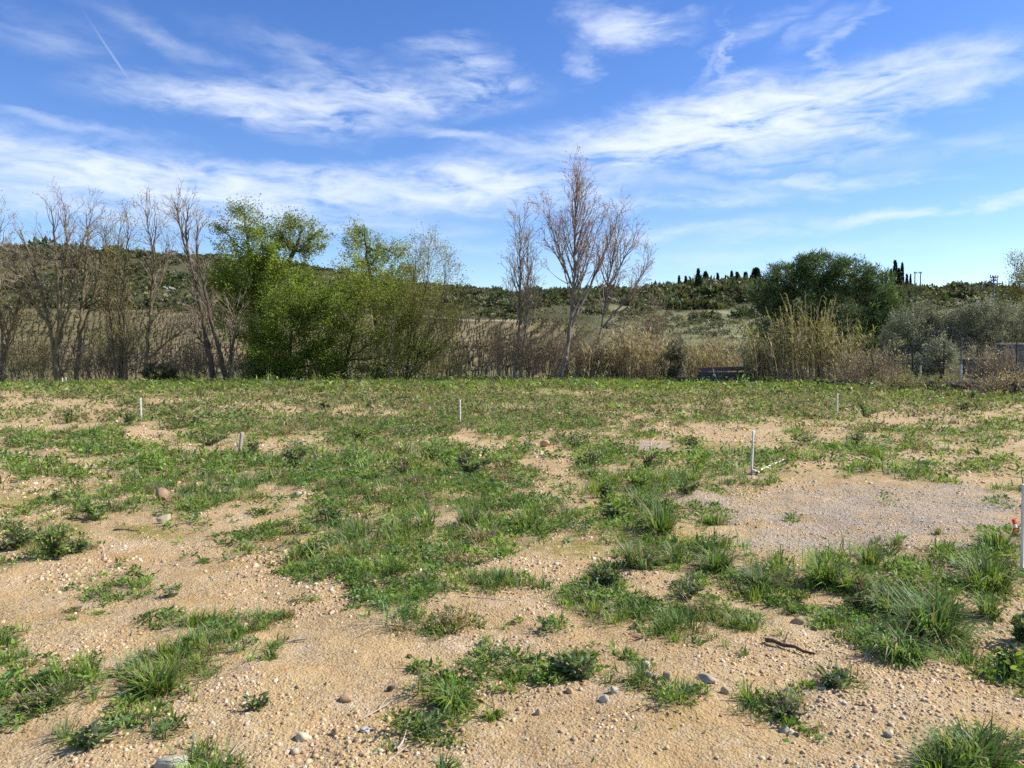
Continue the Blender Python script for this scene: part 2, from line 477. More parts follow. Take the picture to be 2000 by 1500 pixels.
def leaf_geo(pos, dirn, L, W, fold=.25):
    """pointed leaves, one folded quad each: base, side, tip, side"""
    n = len(pos)
    dirn = unit(dirn)
    side = unit(np.cross(dirn, rand_dirs(n)))
    nor = np.cross(side, dirn)
    L, W = np.asarray(L)[:, None] * np.ones((n, 1)), np.asarray(W)[:, None] * np.ones((n, 1))
    mid = pos + dirn * L * .45
    V = np.stack([pos, mid + side * W * .5 + nor * W * fold, pos + dirn * L, mid - side * W * .5 + nor * W * fold], 1)
    Fq = np.arange(n * 4).reshape(n, 4)
    return V.reshape(-1, 3), Fq


def blade_geo(pos, az, lean, h, w, bend):
    """grass blades: quad and tip triangle"""
    n = len(pos)
    dx, dy = np.cos(az), np.sin(az)
    side = np.stack([-dy, dx, 0 * dx], 1) * (w[:, None] * .5)
    out = np.stack([dx, dy, 0 * dx], 1)
    upv = np.array([0, 0, 1.0])
    m = pos + out * (h * np.sin(lean) * .5)[:, None] + upv * (h * np.cos(lean) * .55)[:, None]
    l2 = np.minimum(lean + bend, 2.2)
    tip = m + out * (h * np.sin(l2) * .55)[:, None] + upv * (h * np.cos(l2) * .5)[:, None]
    V = np.stack([pos - side, pos + side, m + side * .85, m - side * .85, tip], 1).reshape(-1, 3)
    b = np.arange(n)[:, None] * 5
    return V, b + np.array([[0, 1, 2, 3]]), b + np.array([[3, 2, 4]])


def tubes(segs, sides, twist=0.0):
    """segs (n,8): x0 y0 z0 r0 x1 y1 z1 r1, each an open prism"""
    S = np.asarray(segs, float).reshape(-1, 8)
    n = len(S)
    p0, p1 = S[:, 0:3], S[:, 4:7]
    d = unit(p1 - p0)
    ref = np.where(np.abs(d[:, 2:3]) > .9, np.array([[1.0, 0, 0]]), np.array([[0, 0, 1.0]]))
    a = unit(np.cross(d, ref))
    b = np.cross(d, a)
    ang = np.arange(sides) * 2 * math.pi / sides
    ring = a[:, None] * np.cos(ang)[None, :, None] + b[:, None] * np.sin(ang)[None, :, None]
    ext = (p1 - p0) * .04
    V = np.concatenate([p0[:, None] - ext[:, None] + ring * S[:, 3][:, None, None], p1[:, None] + ext[:, None] + ring * S[:, 7][:, None, None]], 1).reshape(-1, 3)
    base = np.arange(n)[:, None, None] * 2 * sides
    k = np.arange(sides)
    q = np.stack([k, (k + 1) % sides, (k + 1) % sides + sides, k + sides], 1)[None]
    return V, (base + q).reshape(-1, 4)


def tube_mesh(name, segs, mat, parent=None, thick=.035):
    S = np.asarray(segs, float).reshape(-1, 8)
    big = S[:, 3] > thick
    Vs, Fs, off = [], [], 0
    for sel, sd in ((big, 6), (~big, 3)):
        if sel.any():
            V, f = tubes(S[sel], sd)
            Vs.append(V)
            Fs.append(f + off)
            off += len(V)
    return mesh_from(name, np.concatenate(Vs), Fs, mat, parent=parent, smooth=True)


# ------------------------------------------------------------------ materials


def new_mat(name):
    m = bpy.data.materials.new(name)
    m.use_nodes = True
    m.node_tree.nodes.clear()
    return m, m.node_tree.nodes, m.node_tree.links


def nd(nodes, t, **kw):
    n = nodes.new(t)
    for k, v in kw.items():
        if k in ('ins',):
            for kk, vv in v.items():
                n.inputs[kk].default_value = vv
        else:
            setattr(n, k, v)
    return n


def veg_mat(name, trans=.3, rough=.6, spec=.25, gain=1.0):
    m, N, L = new_mat(name)
    out = nd(N, 'ShaderNodeOutputMaterial')
    at_ = nd(N, 'ShaderNodeAttribute', attribute_name='Col')
    tc = nd(N, 'ShaderNodeTexCoord')
    nz = nd(N, 'ShaderNodeTexNoise', ins={'Scale': 1.7, 'Detail': 3.0})
    L.new(tc.outputs['Object'], nz.inputs['Vector'])
    mr = nd(N, 'ShaderNodeMapRange', ins={'From Min': .3, 'From Max': .7, 'To Min': .82 * gain, 'To Max': 1.18 * gain})
    L.new(nz.outputs['Fac'], mr.inputs['Value'])
    vm = nd(N, 'ShaderNodeVectorMath', operation='SCALE')
    L.new(at_.outputs['Color'], vm.inputs[0])
    L.new(mr.outputs[0], vm.inputs['Scale'])
    p = nd(N, 'ShaderNodeBsdfPrincipled', ins={'Roughness': rough, 'Specular IOR Level': spec})
    L.new(vm.outputs[0], p.inputs['Base Color'])
    if trans > 0:
        t = nd(N, 'ShaderNodeBsdfTranslucent')
        vt = nd(N, 'ShaderNodeVectorMath', operation='MULTIPLY')
        L.new(vm.outputs[0], vt.inputs[0])
        vt.inputs[1].default_value = (1.35, 1.35, .8)
        L.new(vt.outputs[0], t.inputs['Color'])
        mx = nd(N, 'ShaderNodeMixShader', ins={0: trans})
        L.new(p.outputs[0], mx.inputs[1])
        L.new(t.outputs[0], mx.inputs[2])
        L.new(mx.outputs[0], out.inputs[0])
    else:
        L.new(p.outputs[0], out.inputs[0])
    return m


def two_tone(name, a, b, scale=8.0, rough=.85, bump=.3, detail=6.0, stretch=(1, 1, 1), dist=.02, metal=0.0):
    m, N, L = new_mat(name)
    out = nd(N, 'ShaderNodeOutputMaterial')
    tc = nd(N, 'ShaderNodeTexCoord')
    mp = nd(N, 'ShaderNodeMapping', ins={'Scale': stretch})
    L.new(tc.outputs['Object'], mp.inputs[0])
    nz = nd(N, 'ShaderNodeTexNoise', ins={'Scale': scale, 'Detail': detail, 'Roughness': .65})
    L.new(mp.outputs[0], nz.inputs['Vector'])
    cr = nd(N, 'ShaderNodeValToRGB')
    cr.color_ramp.elements[0].position = .35
    cr.color_ramp.elements[1].position = .68
    cr.color_ramp.elements[0].color = (*a, 1)
    cr.color_ramp.elements[1].color = (*b, 1)
    L.new(nz.outputs['Fac'], cr.inputs[0])
    p = nd(N, 'ShaderNodeBsdfPrincipled', ins={'Roughness': rough, 'Specular IOR Level': .25, 'Metallic': metal})
    L.new(cr.outputs[0], p.inputs['Base Color'])
    bp = nd(N, 'ShaderNodeBump', ins={'Strength': bump, 'Distance': dist})
    L.new(nz.outputs['Fac'], bp.inputs['Height'])
    L.new(bp.outputs[0], p.inputs['Normal'])
    L.new(p.outputs[0], out.inputs[0])
    return m


M_GRASS = veg_mat('grass', .34, .55, .3)
M_LEAF = veg_mat('leaf', .50, .5, .3)
M_EVER = veg_mat('evergreen', .24, .6, .25)
M_DRY = veg_mat('dry_stalk', .35, .7, .2)
M_STONE = veg_mat('stone', 0, .85, .2)
M_BARK_OLIVE = two_tone('bark_mossy', (.075, .062, .036), (.24, .20, .11), 6, .9, .5, stretch=(1, 1, .3))
M_BARK_GREY = two_tone('bark_pale', (.10, .082, .066), (.30, .255, .205), 3.5, .85, .5, stretch=(1, 1, .35))
M_TWIG_GREY = two_tone('twig_grey', (.24, .19, .15), (.42, .335, .265), 3, .85, .1)
M_TWIG_RED = two_tone('twig_reddish', (.27, .185, .145), (.46, .335, .265), 3, .85, .1)
M_TWIG_OLIVE = two_tone('twig_olive', (.24, .20, .095), (.38, .325, .165), 3, .85, .1)
M_TWIG_BROWN = two_tone('twig_brown', (.21, .155, .10), (.37, .285, .19), 3, .85, .1)
M_BARK_DARK = two_tone('bark_dark', (.055, .042, .03), (.14, .11, .075), 6, .9, .5, stretch=(1, 1, .3))
M_VINE = two_tone('vine_wood', (.035, .025, .018), (.10, .075, .05), 9, .9, .4)
M_WOOD_STAKE = two_tone('pale_wood', (.60, .55, .46), (.80, .77, .70), 25, .75, .15, stretch=(1, 1, .12))
M_WOOD_OLD = two_tone('weathered_wood', (.22, .18, .14), (.50, .45, .38), 25, .85, .3, stretch=(1, 1, .1))
M_CONCRETE = two_tone('concrete', (.14, .13, .12), (.24, .225, .20), 4, .9, .25)
M_TANK = two_tone('dark_render', (.075, .08, .09), (.13, .135, .145), 5, .9, .25)
M_RUST = two_tone('rusty_sheet', (.09, .035, .022), (.20, .10, .06), 6, .8, .3)
M_DARKMETAL = two_tone('dark_metal', (.02, .02, .02), (.05, .045, .04), 8, .6, .1)
M_GALV = two_tone('galvanised', (.10, .10, .10), (.17, .17, .17), 10, .6, .1, metal=.3)
M_WHITE = two_tone('white_paint', (.42, .38, .31), (.80, .78, .74), 18, .6, .1)
M_RED = two_tone('red_tape', (.55, .03, .03), (.66, .05, .05), 14, .5, .05)
M_POLE = two_tone('pole_concrete', (.17, .15, .135), (.27, .245, .22), 3, .9, .2)
M_COPING = two_tone('coping', (.34, .32, .28), (.50, .47, .42), 6, .9, .2)
M_BANK = two_tone('shaded_bank', (.035, .03, .022), (.10, .085, .06), 3, .95, .6, dist=.1)  # shade along the bank is put into this dark colour
M_TWIG_DEAD = two_tone('dead_wood', (.30, .24, .18), (.55, .48, .38), 20, .85, .2)
M_TWIG_DARK = two_tone('dark_stick', (.045, .032, .025), (.11, .08, .06), 20, .85, .3)


def ground_material(name, hill=False):
    m, N, L = new_mat(name)
    out = nd(N, 'ShaderNodeOutputMaterial')
    p = nd(N, 'ShaderNodeBsdfPrincipled', ins={'Roughness': .95, 'Specular IOR Level': .12})
    L.new(p.outputs[0], out.inputs[0])
    tc = nd(N, 'ShaderNodeTexCoord')

    def noise(scale, detail=5.0, rough=.6):
        n = nd(N, 'ShaderNodeTexNoise', ins={'Scale': scale, 'Detail': detail, 'Roughness': rough})
        L.new(tc.outputs['Object'], n.inputs['Vector'])
        return n.outputs['Fac']

    def ramp(src, stops):
        c = nd(N, 'ShaderNodeValToRGB')
        e = c.color_ramp.elements
        while len(e) < len(stops):
            e.new(.5)
        for el, (pos, colr) in zip(e, stops):
            el.position = pos
            el.color = (*colr, 1)
        L.new(src, c.inputs[0])
        return c.outputs[0]

    def rng_(src, a, b, c=0.0, d=1.0):
        n = nd(N, 'ShaderNodeMapRange', ins={'From Min': a, 'From Max': b, 'To Min': c, 'To Max': d})
        L.new(src, n.inputs['Value'])
        return n.outputs[0]

    def mix(f, a, b):
        n = nd(N, 'ShaderNodeMix', data_type='RGBA')
        if isinstance(f, float):
            n.inputs['Factor'].default_value = f
        else:
            L.new(f, n.inputs['Factor'])
        for k, v in (('A', a), ('B', b)):
            if isinstance(v, tuple):
                n.inputs[k].default_value = (*v, 1)
            else:
                L.new(v, n.inputs[k])
        return n.outputs['Result']

    def mul(a, b, clamp=True):
        n = nd(N, 'ShaderNodeMath', operation='MULTIPLY', use_clamp=clamp)
        for i, v in enumerate((a, b)):
            if isinstance(v, float):
                n.inputs[i].default_value = v
            else:
                L.new(v, n.inputs[i])
        return n.outputs[0]

    def attr(k):
        return nd(N, 'ShaderNodeAttribute', attribute_name=k).outputs['Fac']

    if not hill:
        base = ramp(noise(.9, 6), [(.30, (.44, .285, .122)), (.5, (.53, .370, .172)), (.72, (.60, .455, .245))])
        base = mix(rng_(noise(4.5, 5), .46, .68), base, (.50, .318, .134))
        base = mix(rng_(noise(.42, 6, .62), .50, .64), base, (.44, .28, .122))
        base = mix(mul(rng_(noise(1.6, 6, .7), .54, .64), .75), base, (.60, .465, .30))
        vo = nd(N, 'ShaderNodeTexVoronoi', ins={'Scale': 62.0})
        L.new(tc.outputs['Object'], vo.inputs['Vector'])
        vo2 = nd(N, 'ShaderNodeTexVoronoi', ins={'Scale': 24.0})
        L.new(tc.outputs['Object'], vo2.inputs['Vector'])
        sp = nd(N, 'ShaderNodeSeparateColor')
        L.new(vo.outputs['Color'], sp.inputs[0])
        sp2 = nd(N, 'ShaderNodeSeparateColor')
        L.new(vo2.outputs['Color'], sp2.inputs[0])
        grit = ramp(sp.outputs[0], [(.0, (.28, .18, .09)), (.25, (.44, .31, .165)), (.7, (.54, .42, .25)), (1.0, (.66, .57, .42))])
        base = mix(mul(rng_(noise(2.2, 4), .35, .62), .55), base, grit)
        base = mix(mul(rng_(sp2.outputs[0], .86, .9), .22), base, (.60, .50, .36))
        gg = ramp(sp.outputs[1], [(.0, (.20, .17, .14)), (.5, (.36, .305, .24)), (1.0, (.55, .475, .38))])
        base = mix(mul(attr('grey'), rng_(noise(3.5, 5), .36, .62, .25, .85)), base, gg)
        moss = ramp(noise(9, 4), [(.3, (.20, .17, .035)), (.7, (.34, .29, .085))])
        base = mix(mul(attr('moss'), rng_(noise(6, 5), .36, .56)), base, moss)
        hum = ramp(noise(7, 5), [(.3, (.17, .145, .06)), (.7, (.32, .235, .12))])
        base = mix(mul(rng_(attr('green'), .2, .9), .62), base, hum)
        bh = nd(N, 'ShaderNodeMath', operation='ADD')
        L.new(rng_(vo.outputs['Distance'], 0.0, .6, .5, 0.0), bh.inputs[0])
        L.new(rng_(noise(30, 6, .7), .2, .8, 0.0, 1.0), bh.inputs[1])
        bh2 = nd(N, 'ShaderNodeMath', operation='MULTIPLY_ADD')
        L.new(rng_(noise(9, 7, .68), .25, .75, 0.0, 1.0), bh2.inputs[0])
        bh2.inputs[1].default_value = 1.5
        L.new(bh.outputs[0], bh2.inputs[2])
        b = nd(N, 'ShaderNodeBump', ins={'Strength': .8, 'Distance': .022})
        L.new(bh2.outputs[0], b.inputs['Height'])
        L.new(b.outputs[0], p.inputs['Normal'])
    else:
        base = ramp(noise(.055, 7, .62), [(.30, (.050, .052, .022)), (.48, (.080, .076, .034)), (.66, (.120, .106, .052)), (.84, (.22, .19, .12))])
        base = mix(mul(rng_(noise(.35, 6), .5, .62), .7), base, (.075, .082, .032))
        olive = ramp(noise(.12, 6), [(.3, (.115, .125, .05)), (.55, (.20, .195, .095)), (.75, (.37, .32, .21))])
        base = mix(attr('olive'), base, olive)
        vsoil = ramp(noise(.25, 6), [(.34, (.11, .112, .042)), (.53, (.18, .15, .07)), (.74, (.32, .24, .125))])
        base = mix(attr('vine'), base, vsoil)
        track = ramp(noise(.6, 5), [(.3, (.42, .33, .21)), (.7, (.52, .43, .30))])
        base = mix(attr('track'), base, track)
        b = nd(N, 'ShaderNodeBump', ins={'Strength': .8, 'Distance': .35})
        L.new(noise(1.3, 6, .7), b.inputs['Height'])
        L.new(b.outputs[0], p.inputs['Normal'])
    L.new(base, p.inputs['Base Color'])
    return m


M_FIELD = ground_material('field_soil')
M_HILL = ground_material('hill_soil', True)

# ------------------------------------------------------------------ the ground: one fan of rings round the viewpoint
th = np.radians(np.concatenate([np.linspace(-42, 42, 350), np.linspace(45, 315, 60)]))
R1 = np.concatenate([[.25, .6, 1.0, 1.4], np.geomspace(1.9, 13, 235), np.geomspace(13.25, 56, 75)])
R2 = np.concatenate([[56], np.geomspace(57, 420, 100), np.geomspace(450, 6000, 14)])


def ring_mesh(R, name, mat, center, hill):
    T, RR = np.meshgrid(th, R)
    x, y = (RR * np.sin(T)).ravel(), (RR * np.cos(T)).ravel()
    z = H(x, y)
    nt = len(th)
    k = np.arange(nt)
    i = np.arange(len(R) - 1)[:, None] * nt
    q = np.stack([i + k, i + (k + 1) % nt, i + nt + (k + 1) % nt, i + nt + k], -1).reshape(-1, 4)[:, ::-1]
    V = np.stack([x, y, z], 1)
    Fs = [q]
    if center:
        V = np.concatenate([V, [[0, 0, 0]]])
        x, y = V[:, 0], V[:, 1]
        Fs.append(np.stack([np.full(nt, len(V) - 1), (k + 1) % nt, k], 1))
    if hill:
        u = 1000 + F * x / np.maximum(y, 20)
        e = (fbm(x / 9, y / 9, 3, 8) - .5)
        vine = (u > -400) & (u < 1130) & (y + e * 16 > 60) & (y + e * 16 < 134)
        olv = np.clip((u - 1150) / 60, 0, 1) * np.clip((y - 92 + e * 30) / 22, 0, 1) * np.clip((200 - y + e * 20) / 8, 0, 1)
        tr = np.exp(-((y - 138 - e * 10) / 3.0) ** 2) * ((u > 820) & (u < 1020))
        tr = np.maximum(tr, np.exp(-((y - 168 - (u - 1400) * .12 - e * 8) / 2.5) ** 2) * ((u > 1330) & (u < 1470)) * .8)
        A = {'vine': vine * 1.0, 'olive': olv, 'track': tr}
    else:
        A = {'green': cover(x, y), 'moss': blobs(x, y, MOSS), 'grey': blobs(x, y, GREY)}
    o = mesh_from(name, V, Fs, mat, smooth=True, attrs=A)
    o['kind'] = 'structure'
    return o


field = ring_mesh(R1, 'field', M_FIELD, True, False)
tag(field, 'stony tan building plot with patches of weeds', 'ground')
hills = ring_mesh(R2, 'hillside', M_HILL, False, True)
tag(hills, 'vineyard slope and scrubby hill beyond the trees', 'hill')

# ------------------------------------------------------------------ grass and weeds cover (uncountable)


def pick(pal, n, jit=.16):
    pal = np.array(pal)
    c = pal[rng.integers(0, len(pal), n)]
    return c * (1 + rng.normal(0, jit, (n, 1))) * (1 + rng.normal(0, jit * .35, (n, 3)))


G_PAL = [(0.152, 0.241, 0.04), (0.133, 0.221, 0.04), (0.181, 0.27, 0.046), (0.113, 0.193, 0.037), (0.207, 0.285, 0.062)]
G_BLUE = [(0.128, 0.212, 0.067), (0.113, 0.196, 0.064), (0.162, 0.242, 0.091)]
G_DRY = [(.30, .245, .13), (.22, .19, .085), (.36, .30, .18)]
G_LUSH = [(0.171, 0.26, 0.033), (0.215, 0.29, 0.043), (0.143, 0.223, 0.033)]
G_DULL = [(0.172, 0.182, 0.066), (0.145, 0.168, 0.057), (0.207, 0.202, 0.088), (0.255, 0.23, 0.114), (0.128, 0.158, 0.051)]


def scatter(r0, r1, dens, half=.735):
    area = half * (r1 * r1 - r0 * r0)
    n = int(area * dens)
    r = np.sqrt(rng.uniform(r0 * r0, r1 * r1, n))
    t = rng.uniform(-half, half, n) * .86
    x, y = r * np.sin(t), r * np.cos(t)
    return x, y


gV, gF4, gF3, gC, off = [], [], [], [], 0


def add_leaves(x, y, L, W, hgt, pal, up=.35):
    global off
    n = len(x)
    z = H(x, y) + rng.uniform(0, 1, n) * hgt
    d = rand_dirs(n)
    d[:, 2] = np.abs(d[:, 2]) * up + .12
    V, f = leaf_geo(np.stack([x, y, z], 1), d, L * rng.uniform(.6, 1.4, n), W * rng.uniform(.7, 1.3, n))
    c = pick(pal, n)
    gV.append(V)
    gF4.append(f + off)
    gC.append(np.repeat(c, 4, 0))
    off += len(V)


def add_blades(x, y, h, w, pal, lean=.5):
    global off
    n = len(x)
    z = H(x, y) - .005
    V, q, t = blade_geo(np.stack([x, y, z], 1), rng.uniform(0, 6.283, n), np.abs(rng.normal(0, lean, n)), h * rng.uniform(.5, 1.5, n), w * rng.uniform(.7, 1.4, n), rng.uniform(.1, 1.0, n))
    c = np.repeat(pick(pal, n), 5, 0)
    gV.append(V)
    gF4.append(q + off)
    gF3.append(t + off)
    gC.append(c)
    off += len(V)


def clumps(r0, r1, dens, per, rc, L, W, bh, bw):
    global off
    x, y = scatter(r0, r1, dens)
    c = cover(x, y)
    k = rng.uniform(0, 1, len(x)) < np.clip(c * 1.22, 0, 1) ** 1.2
    x, y, c = x[k], y[k], c[k]
    n = len(x)
    rad = rc * np.exp(rng.normal(0, .4, n)) * (.6 + .6 * c)
    zone = fbm(x / 1.3, y / 1.3, 3, 191) + rng.normal(0, .10, n)
    px, py = to_px(x, y)
    verge = np.clip((y - 30) / 14, 0, 1) * (.45 + .55 * np.clip((px - 1000) / 400, 0, 1))
    dull = np.clip((y - 13) / 9, 0, 1) * (1 - verge) * .75
    q = rng.uniform(0, 1, n)
    kind = np.where(zone > .575, 1, 0)              # 0 creeping mat, 1 grass
    kind = np.where(q < .10, 2, kind)              # broad-leaved
    kind = np.where(q > .945, 3, kind)             # withered
    tone = np.exp(rng.normal(0, .20, (n, 1)))
    base = np.where((kind == 1)[:, None], pick(G_PAL + G_BLUE + G_LUSH, n, .1), pick(G_PAL + G_PAL + G_BLUE, n, .1))
    base = np.where((rng.uniform(0, 1, n) < dull)[:, None], pick(G_DULL, n, .1), base)
    base = np.where((rng.uniform(0, 1, n) < verge)[:, None], pick(G_LUSH, n, .1), base)
    base = np.where((kind == 3)[:, None], pick(G_DRY, n, .1), base) * tone
    hgt = rad * rng.uniform(.25, .75, n)
    m = np.maximum(4, (per * (rad / rc) ** 1.3 * rng.uniform(.6, 1.3, n))).astype(int)

    def spread(sel, mul=1.0):
        i = np.repeat(np.nonzero(sel)[0], np.maximum(2, (m[sel] * mul).astype(int)))
        a, rr = rng.uniform(0, 6.283, len(i)), np.abs(rng.normal(0, .55, len(i)))
        gx, gy = x[i] + np.cos(a) * rr * rad[i], y[i] + np.sin(a) * rr * rad[i]
        return i, a, rr, gx, gy
    for sel, lk, wk, mul in (((kind == 0) | (kind == 3), 1.0, 1.0, 1.0), (kind == 2, 1.45 if r0 < 8 else 1.3, 1.65 if r0 < 8 else 1.4, .5)):
        if not sel.any():
            continue
        i, a, rr, gx, gy = spread(sel, mul)
        z = H(gx, gy) + hgt[i] * np.maximum(0, 1 - rr * rr * .6) * rng.uniform(.1, 1, len(i))
        d = rand_dirs(len(i))
        d[:, 0] += np.cos(a) * .5
        d[:, 1] += np.sin(a) * .5
        d[:, 2] = np.abs(d[:, 2]) * .55 + .1
        V, f = leaf_geo(np.stack([gx, gy, z], 1), d, L * lk * rng.uniform(.55, 1.5, len(i)), W * wk * rng.uniform(.6, 1.4, len(i)))
        gV.append(V)
        gF4.append(f + off)
        gC.append(np.repeat(base[i] * (1 + rng.normal(0, .13, (len(i), 1))), 4, 0))
        off += len(V)
    sel = (kind == 1) | (kind == 3)
    i, a, rr, gx, gy = spread(sel, .85)
    hh = bh * (.5 + .9 * rad[i] / rc) * rng.uniform(.5, 1.3, len(i))
    V, q4, t3 = blade_geo(np.stack([gx, gy, H(gx, gy) - .004], 1), a + rng.normal(0, .8, len(i)), np.abs(rng.normal(.1, .38, len(i))) + rr * .4, hh, bw * rng.uniform(.7, 1.4, len(i)), rng.uniform(.1, 1.2, len(i)))
    cc = base[i] * (1 + rng.normal(0, .13, (len(i), 1)))
    st = rng.uniform(0, 1, len(i)) < .09
    cc[st] = pick(G_DRY, int(st.sum()))
    gV.append(V)
    gF4.append(q4 + off)
    gF3.append(t3 + off)
    gC.append(np.repeat(cc, 5, 0))
    off += len(V)


clumps(2.2, 6.0, 190, 28, .052, .029, .0110, .046, .0048)
clumps(6.0, 11.0, 88, 19, .080, .041, .0158, .062, .0068)
clumps(11.0, 20.0, 36, 14, .138, .070, .027, .080, .0125)
clumps(20.0, 33.0, 14, 10, .225, .110, .047, .090, .024)
clumps(33.0, 53.0, 7, 8, .33, .165, .072, .115, .040)
# dull mid-field sward with dry stems, and the lush verge along the edge of the plot
x, y = scatter(17, 40, 18)
px, py = to_px(x, y)
k = (rng.uniform(0, 1, len(x)) < cover(x, y)) & (py < 835)
add_blades(x[k], y[k], .11, .018, G_DRY + G_DULL, .6)
x, y = scatter(30, 54, 42)
px, py = to_px(x, y)
edge = np.where(px > 1400, 752 + (px - 1400) / 600 * 34, 757)
k = (py < edge + rng.normal(0, 3, len(x))) & (rng.uniform(0, 1, len(x)) < np.where(px > 1300, 1, .7))
add_blades(x[k], y[k], np.where((px[k] > 1300) & (px[k] < 1480), .09, .16), .035, G_LUSH + G_LUSH + G_PAL + [(.20, .22, .05)], .5)
x, y = scatter(36, 54, 7)
px, py = to_px(x, y)
k = (py < np.where(px > 1400, 750 + (px - 1400) / 600 * 22, 753)) & (fbm(x / 1.6, y / 1.6, 3, 231) > .47) & ~((px > 1310) & (px < 1475))
x, y = np.repeat(x[k], 22), np.repeat(y[k], 22)
hk = np.repeat(np.exp(rng.normal(-1.65, .4, int(k.sum()))), 22)
add_blades(x + rng.normal(0, .14, len(x)), y + rng.normal(0, .14, len(x)), hk, .03, G_LUSH + G_PAL + G_DULL + G_DRY[:1], .4)
# sparse seedlings and straws on the bare soil
x, y = scatter(2.0, 12, 60)
k = fbm(x / .5, y / .5, 3, 77) > .52
add_leaves(x[k], y[k], .022, .009, .012, G_PAL + G_BLUE)
x, y = scatter(2.0, 14, 26)
add_blades(x, y, .06, .0035, G_DRY, 1.3)
grass = mesh_from('grass', np.concatenate(gV), [np.concatenate(gF4), np.concatenate(gF3)], M_GRASS, np.concatenate(gC))
tag(grass, 'patchy low grass and creeping weeds over the stony plot', 'grass', kind='stuff')

# ------------------------------------------------------------------ gravel (uncountable)
CUBE = np.array([[-1, -1, -1], [1, -1, -1], [1, 1, -1], [-1, 1, -1], [-1, -1, 1], [1, -1, 1], [1, 1, 1], [-1, 1, 1]], float) * .62
CUBEF = np.array([[0, 3, 2, 1], [4, 5, 6, 7], [0, 1, 5, 4], [1, 2, 6, 5], [2, 3, 7, 6], [3, 0, 4, 7]])
P_TAN = [(0.47, 0.329, 0.176), (0.5, 0.353, 0.192), (0.441, 0.291, 0.157), (0.531, 0.399, 0.233), (0.42, 0.272, 0.146), (0.561, 0.441, 0.281), (0.38, 0.267, 0.166), (0.5, 0.38, 0.229), (0.3, 0.19, 0.114), (0.47, 0.338, 0.198), (0.601, 0.503, 0.353)]
P_GREY = [(0.38, 0.335, 0.276), (0.47, 0.417, 0.345), (0.29, 0.262, 0.221), (0.52, 0.451, 0.359), (0.43, 0.349, 0.258)]


def pebbles(x, y, s, pal_sel):
    n = len(x)
    base = CUBE[None] * rng.uniform(.7, 1.3, (n, 1, 3)) + rng.normal(0, .16, (n, 8, 3))
    base[:, 4:, :2] *= rng.uniform(.45, .95, (n, 1, 1))
    base *= np.array([1, 1, .62])
    a = rng.uniform(0, 6.283, n)
    tl = rng.normal(0, .3, n)
    ca, sa, ct, st = np.cos(a)[:, None], np.sin(a)[:, None], np.cos(tl)[:, None], np.sin(tl)[:, None]
    X, Y, Z = base[..., 0], base[..., 1], base[..., 2]
    X, Z = X * ct - Z * st, X * st + Z * ct
    X, Y = X * ca - Y * sa, X * sa + Y * ca
    V = np.stack([X, Y, Z], -1) * s[:, None, None]
    V += np.stack([x, y, H(x, y) + s * .12], 1)[:, None]
    c = np.where(pal_sel[:, None], pick(P_GREY, n, .13), pick(P_TAN, n, .13))
    fc = (np.arange(n)[:, None, None] * 8 + CUBEF[None, 1:]).reshape(-1, 4)
    return V.reshape(-1, 3), fc, np.repeat(c, 8, 0)


pv, pf, pc, po = [], [], [], 0
for (r0, r1, dn, sm, sg) in ((2.3, 5.2, 2500, .0058, .56), (5.2, 10, 820, .0088, .50), (10, 18, 95, .018, .42), (18, 32, 13, .030, .4)):
    x, y = scatter(r0, r1, dn)
    g = blobs(x, y, GREY)
    cv = cover(x, y)
    stony = fbm(x / .8, y / .8, 4, 131)
    k = rng.uniform(0, 1, len(x)) < np.clip(.02 + (stony - .40) * 4.4 + g * .75, .02, 1) * (1 - .5 * cv)
    x, y, g = x[k], y[k], g[k]
    s = np.minimum(sm * np.exp(rng.normal(0, sg, len(x))), sm * 2.6)
    s = s * (1 - .35 * g)
    sel = rng.uniform(0, 1, len(x)) < g * .6 + .03
    V, f, c = pebbles(x, y, s, sel)
    pv.append(V)
    pf.append(f + po)
    pc.append(c)
    po += len(V)
gravel = mesh_from('gravel', np.concatenate(pv), [np.concatenate(pf)], M_STONE, np.concatenate(pc))
tag(gravel, 'tan and grey pebbles strewn over the bare soil', 'gravel', kind='stuff')

# ------------------------------------------------------------------ trees


def polyline(pts, step=.35, wob=.04):
    """resample a bent line with small wobbles; pts (n,3)"""
    P = np.asarray(pts, float)
    seg = np.linalg.norm(np.diff(P, axis=0), axis=1)
    t = np.concatenate([[0], np.cumsum(seg)])
    n = max(4, int(t[-1] / step))
    s = np.linspace(0, t[-1], n + 1)
    Q = np.stack([np.interp(s, t, P[:, i]) for i in range(3)], 1)
    for _ in range(2):
        Q[1:-1] = Q[1:-1] * .5 + (Q[:-2] + Q[2:]) * .25
    Q[1:-1] += rng.normal(0, wob, (n - 1, 3))
    return Q


